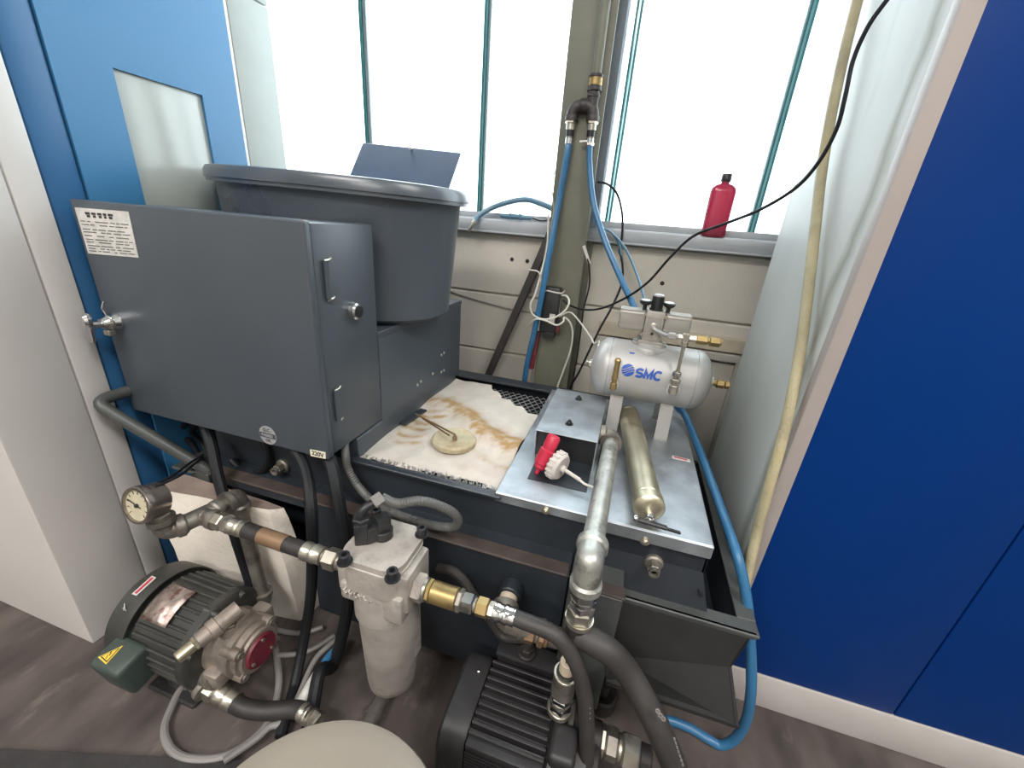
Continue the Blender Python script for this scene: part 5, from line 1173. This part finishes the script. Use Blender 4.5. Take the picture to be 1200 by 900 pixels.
cable('cream_hose', [(xh - .01, 1.16, 3.28), (xh, 1.15, 2.4), W(1024, -80, X=xh), W(1014, -40, X=xh), W(1005, 0, X=xh), W(990, 60, X=xh - .004), W(975, 130, X=xh - .004), W(963, 200, X=xh), W(955, 270, X=xh), W(947, 340, X=xh), W(938, 410, X=xh), W(927, 470, X=xh), W(914, 525, X=xh), W(900, 575, X=xh), W(888, 620, X=xh + .004), W(880, 655, X=xh + .006), W(874, 680, X=xh + .008), W(868, 700, X=xh + .006)], .009, 'cream_hose', 'long cream braided hose hanging down in front of the pale side of the blue machine', 'hose', n=14)
# red handled tool behind the column foot
rt = thing('red_tool', 'red handled tool hanging beside the blue hose at the foot of the column', 'tool', W(620, 450, Y=1.3))
a_, b2 = W(630, 388, Y=1.31), W(622, 432, Y=1.305)
MB().obox((a_ + b2) / 2, b2 - a_, (b2 - a_).cross(Vector((0, 1, 0))), (0, 1, 0), ((b2 - a_).length, .02, .014), .004, 2).build('handle', 'maroon', rt)
MB().obox(b2 + (b2 - a_) * .28, b2 - a_, (b2 - a_).cross(Vector((0, 1, 0))), (0, 1, 0), (.07, .008, .006), .001, 1).build('shank', 'greycable', rt)
# bottle on the sill
bo = thing('pink_bottle', 'pink translucent bottle with a black cap standing on the window sill', 'bottle', (.209, 1.405, 1.0))
def bottle(b, ins, z0, n=40):
    bm = bmesh.new(); rings = []
    for z, a, c_ in ((z0, .027, .014), (z0 + .003, .0325, .0195), (z0 + .118, .0335, .0205), (z0 + .13, .031, .0185), (z0 + .138, .022, .015), (z0 + .141, .0105, .0105), (z0 + .15, .0105, .0105)):
        ring = []
        for i in range(n):
            t = 2 * math.pi * i / n; cs, sn = math.cos(t), math.sin(t); k = 2 / 4
            ring.append(bm.verts.new((.209 + (a - ins) * math.copysign(abs(cs) ** k, cs), 1.405 + (c_ - ins) * math.copysign(abs(sn) ** k, sn), z)))
        rings.append(ring)
    for A_, B_ in zip(rings, rings[1:]):
        for i in range(n): bm.faces.new((A_[i], A_[(i + 1) % n], B_[(i + 1) % n], B_[i]))
    bm.faces.new(rings[0]); bm.faces.new(rings[-1]); bmesh.ops.recalc_face_normals(bm, faces=bm.faces[:]); b.merge(bm); return b
bottle(MB(), 0, 1.0005).build('body', 'bottle', bo)
MB().lathe((.209, 1.405, 1.147), (0, 0, 1), [(0, .0135), (.002, .014), (.018, .0138), (.02, .0125), (.02, 0)], 28).build('cap', 'plastic_black', bo)
# beige framed panel on the wall behind the booster
bp_ = thing('wall_panel', 'beige framed panel low on the wall behind the right end of the booster', 'panel', (.2, YW, .05))
MB().box((-.08, YW - .012, .02), (.385, YW - .001, .615), .001, 1).build('sheet', 'beige_panel', bp_)
MB().box((-.08, YW - .03, .625), (.405, YW - .001, .65), .002, 1).build('top_rail', 'beige_frame', bp_)
MB().box((.372, YW - .03, .02), (.39, YW - .001, .625), .002, 1).build('stile', 'beige_frame', bp_)
MB().box((-.08, YW - .022, .655), (.41, YW - .0005, .70), .002, 1).build('tan_strip', 'tan', bp_)
cable('wall_wire', [W(520, 338, Y=YW - .004), W(540, 346, Y=YW - .004), W(570, 355, Y=YW - .004), W(602, 363, Y=YW - .004), W(640, 368, Y=YW - .004)], .0025, 'greycable', 'thin grey wire sagging along the block wall behind the leaning bar', 'wire')

# ================================================================= LIGHT
w = bpy.data.worlds.new('sky'); sc.world = w; w.use_nodes = True
bg = w.node_tree.nodes['Background']; bg.inputs[0].default_value = (.93, .97, 1, 1); bg.inputs[1].default_value = 4.5
def lamp(name, loc, size, power, col=(1, .965, .93), rot=(0, 0, 0)):
    l = bpy.data.lights.new(name, 'AREA'); l.shape = 'RECTANGLE'; l.size, l.size_y = size; l.energy = power; l.color = col
    o = bpy.data.objects.new(name, l); COL.objects.link(o); o.location = loc; o.rotation_euler = rot; return o
for i, (x, y) in enumerate(((-1.2, -1.5), (1.6, -.7), (0, -3))):
    lamp('ceiling_fill', (x, y, 3.2), (1.5, .5), 58)  # unseen area lights added as fill, shifted to brighten the left enclosure
for n_, x0, x1 in (('daylight_left', -1.06, -.29), ('daylight_right', -.13, .6)):
    pass
vs_ = sc.view_settings; vs_.view_transform = 'Standard'; vs_.look = 'None'; vs_.gamma = 1; vs_.exposure = .62; vs_.use_curve_mapping = False
sc.cycles.max_bounces = 8; sc.cycles.transparent_max_bounces = 12; sc.cycles.use_denoising = True
sc.cycles.sample_clamp_indirect = 6
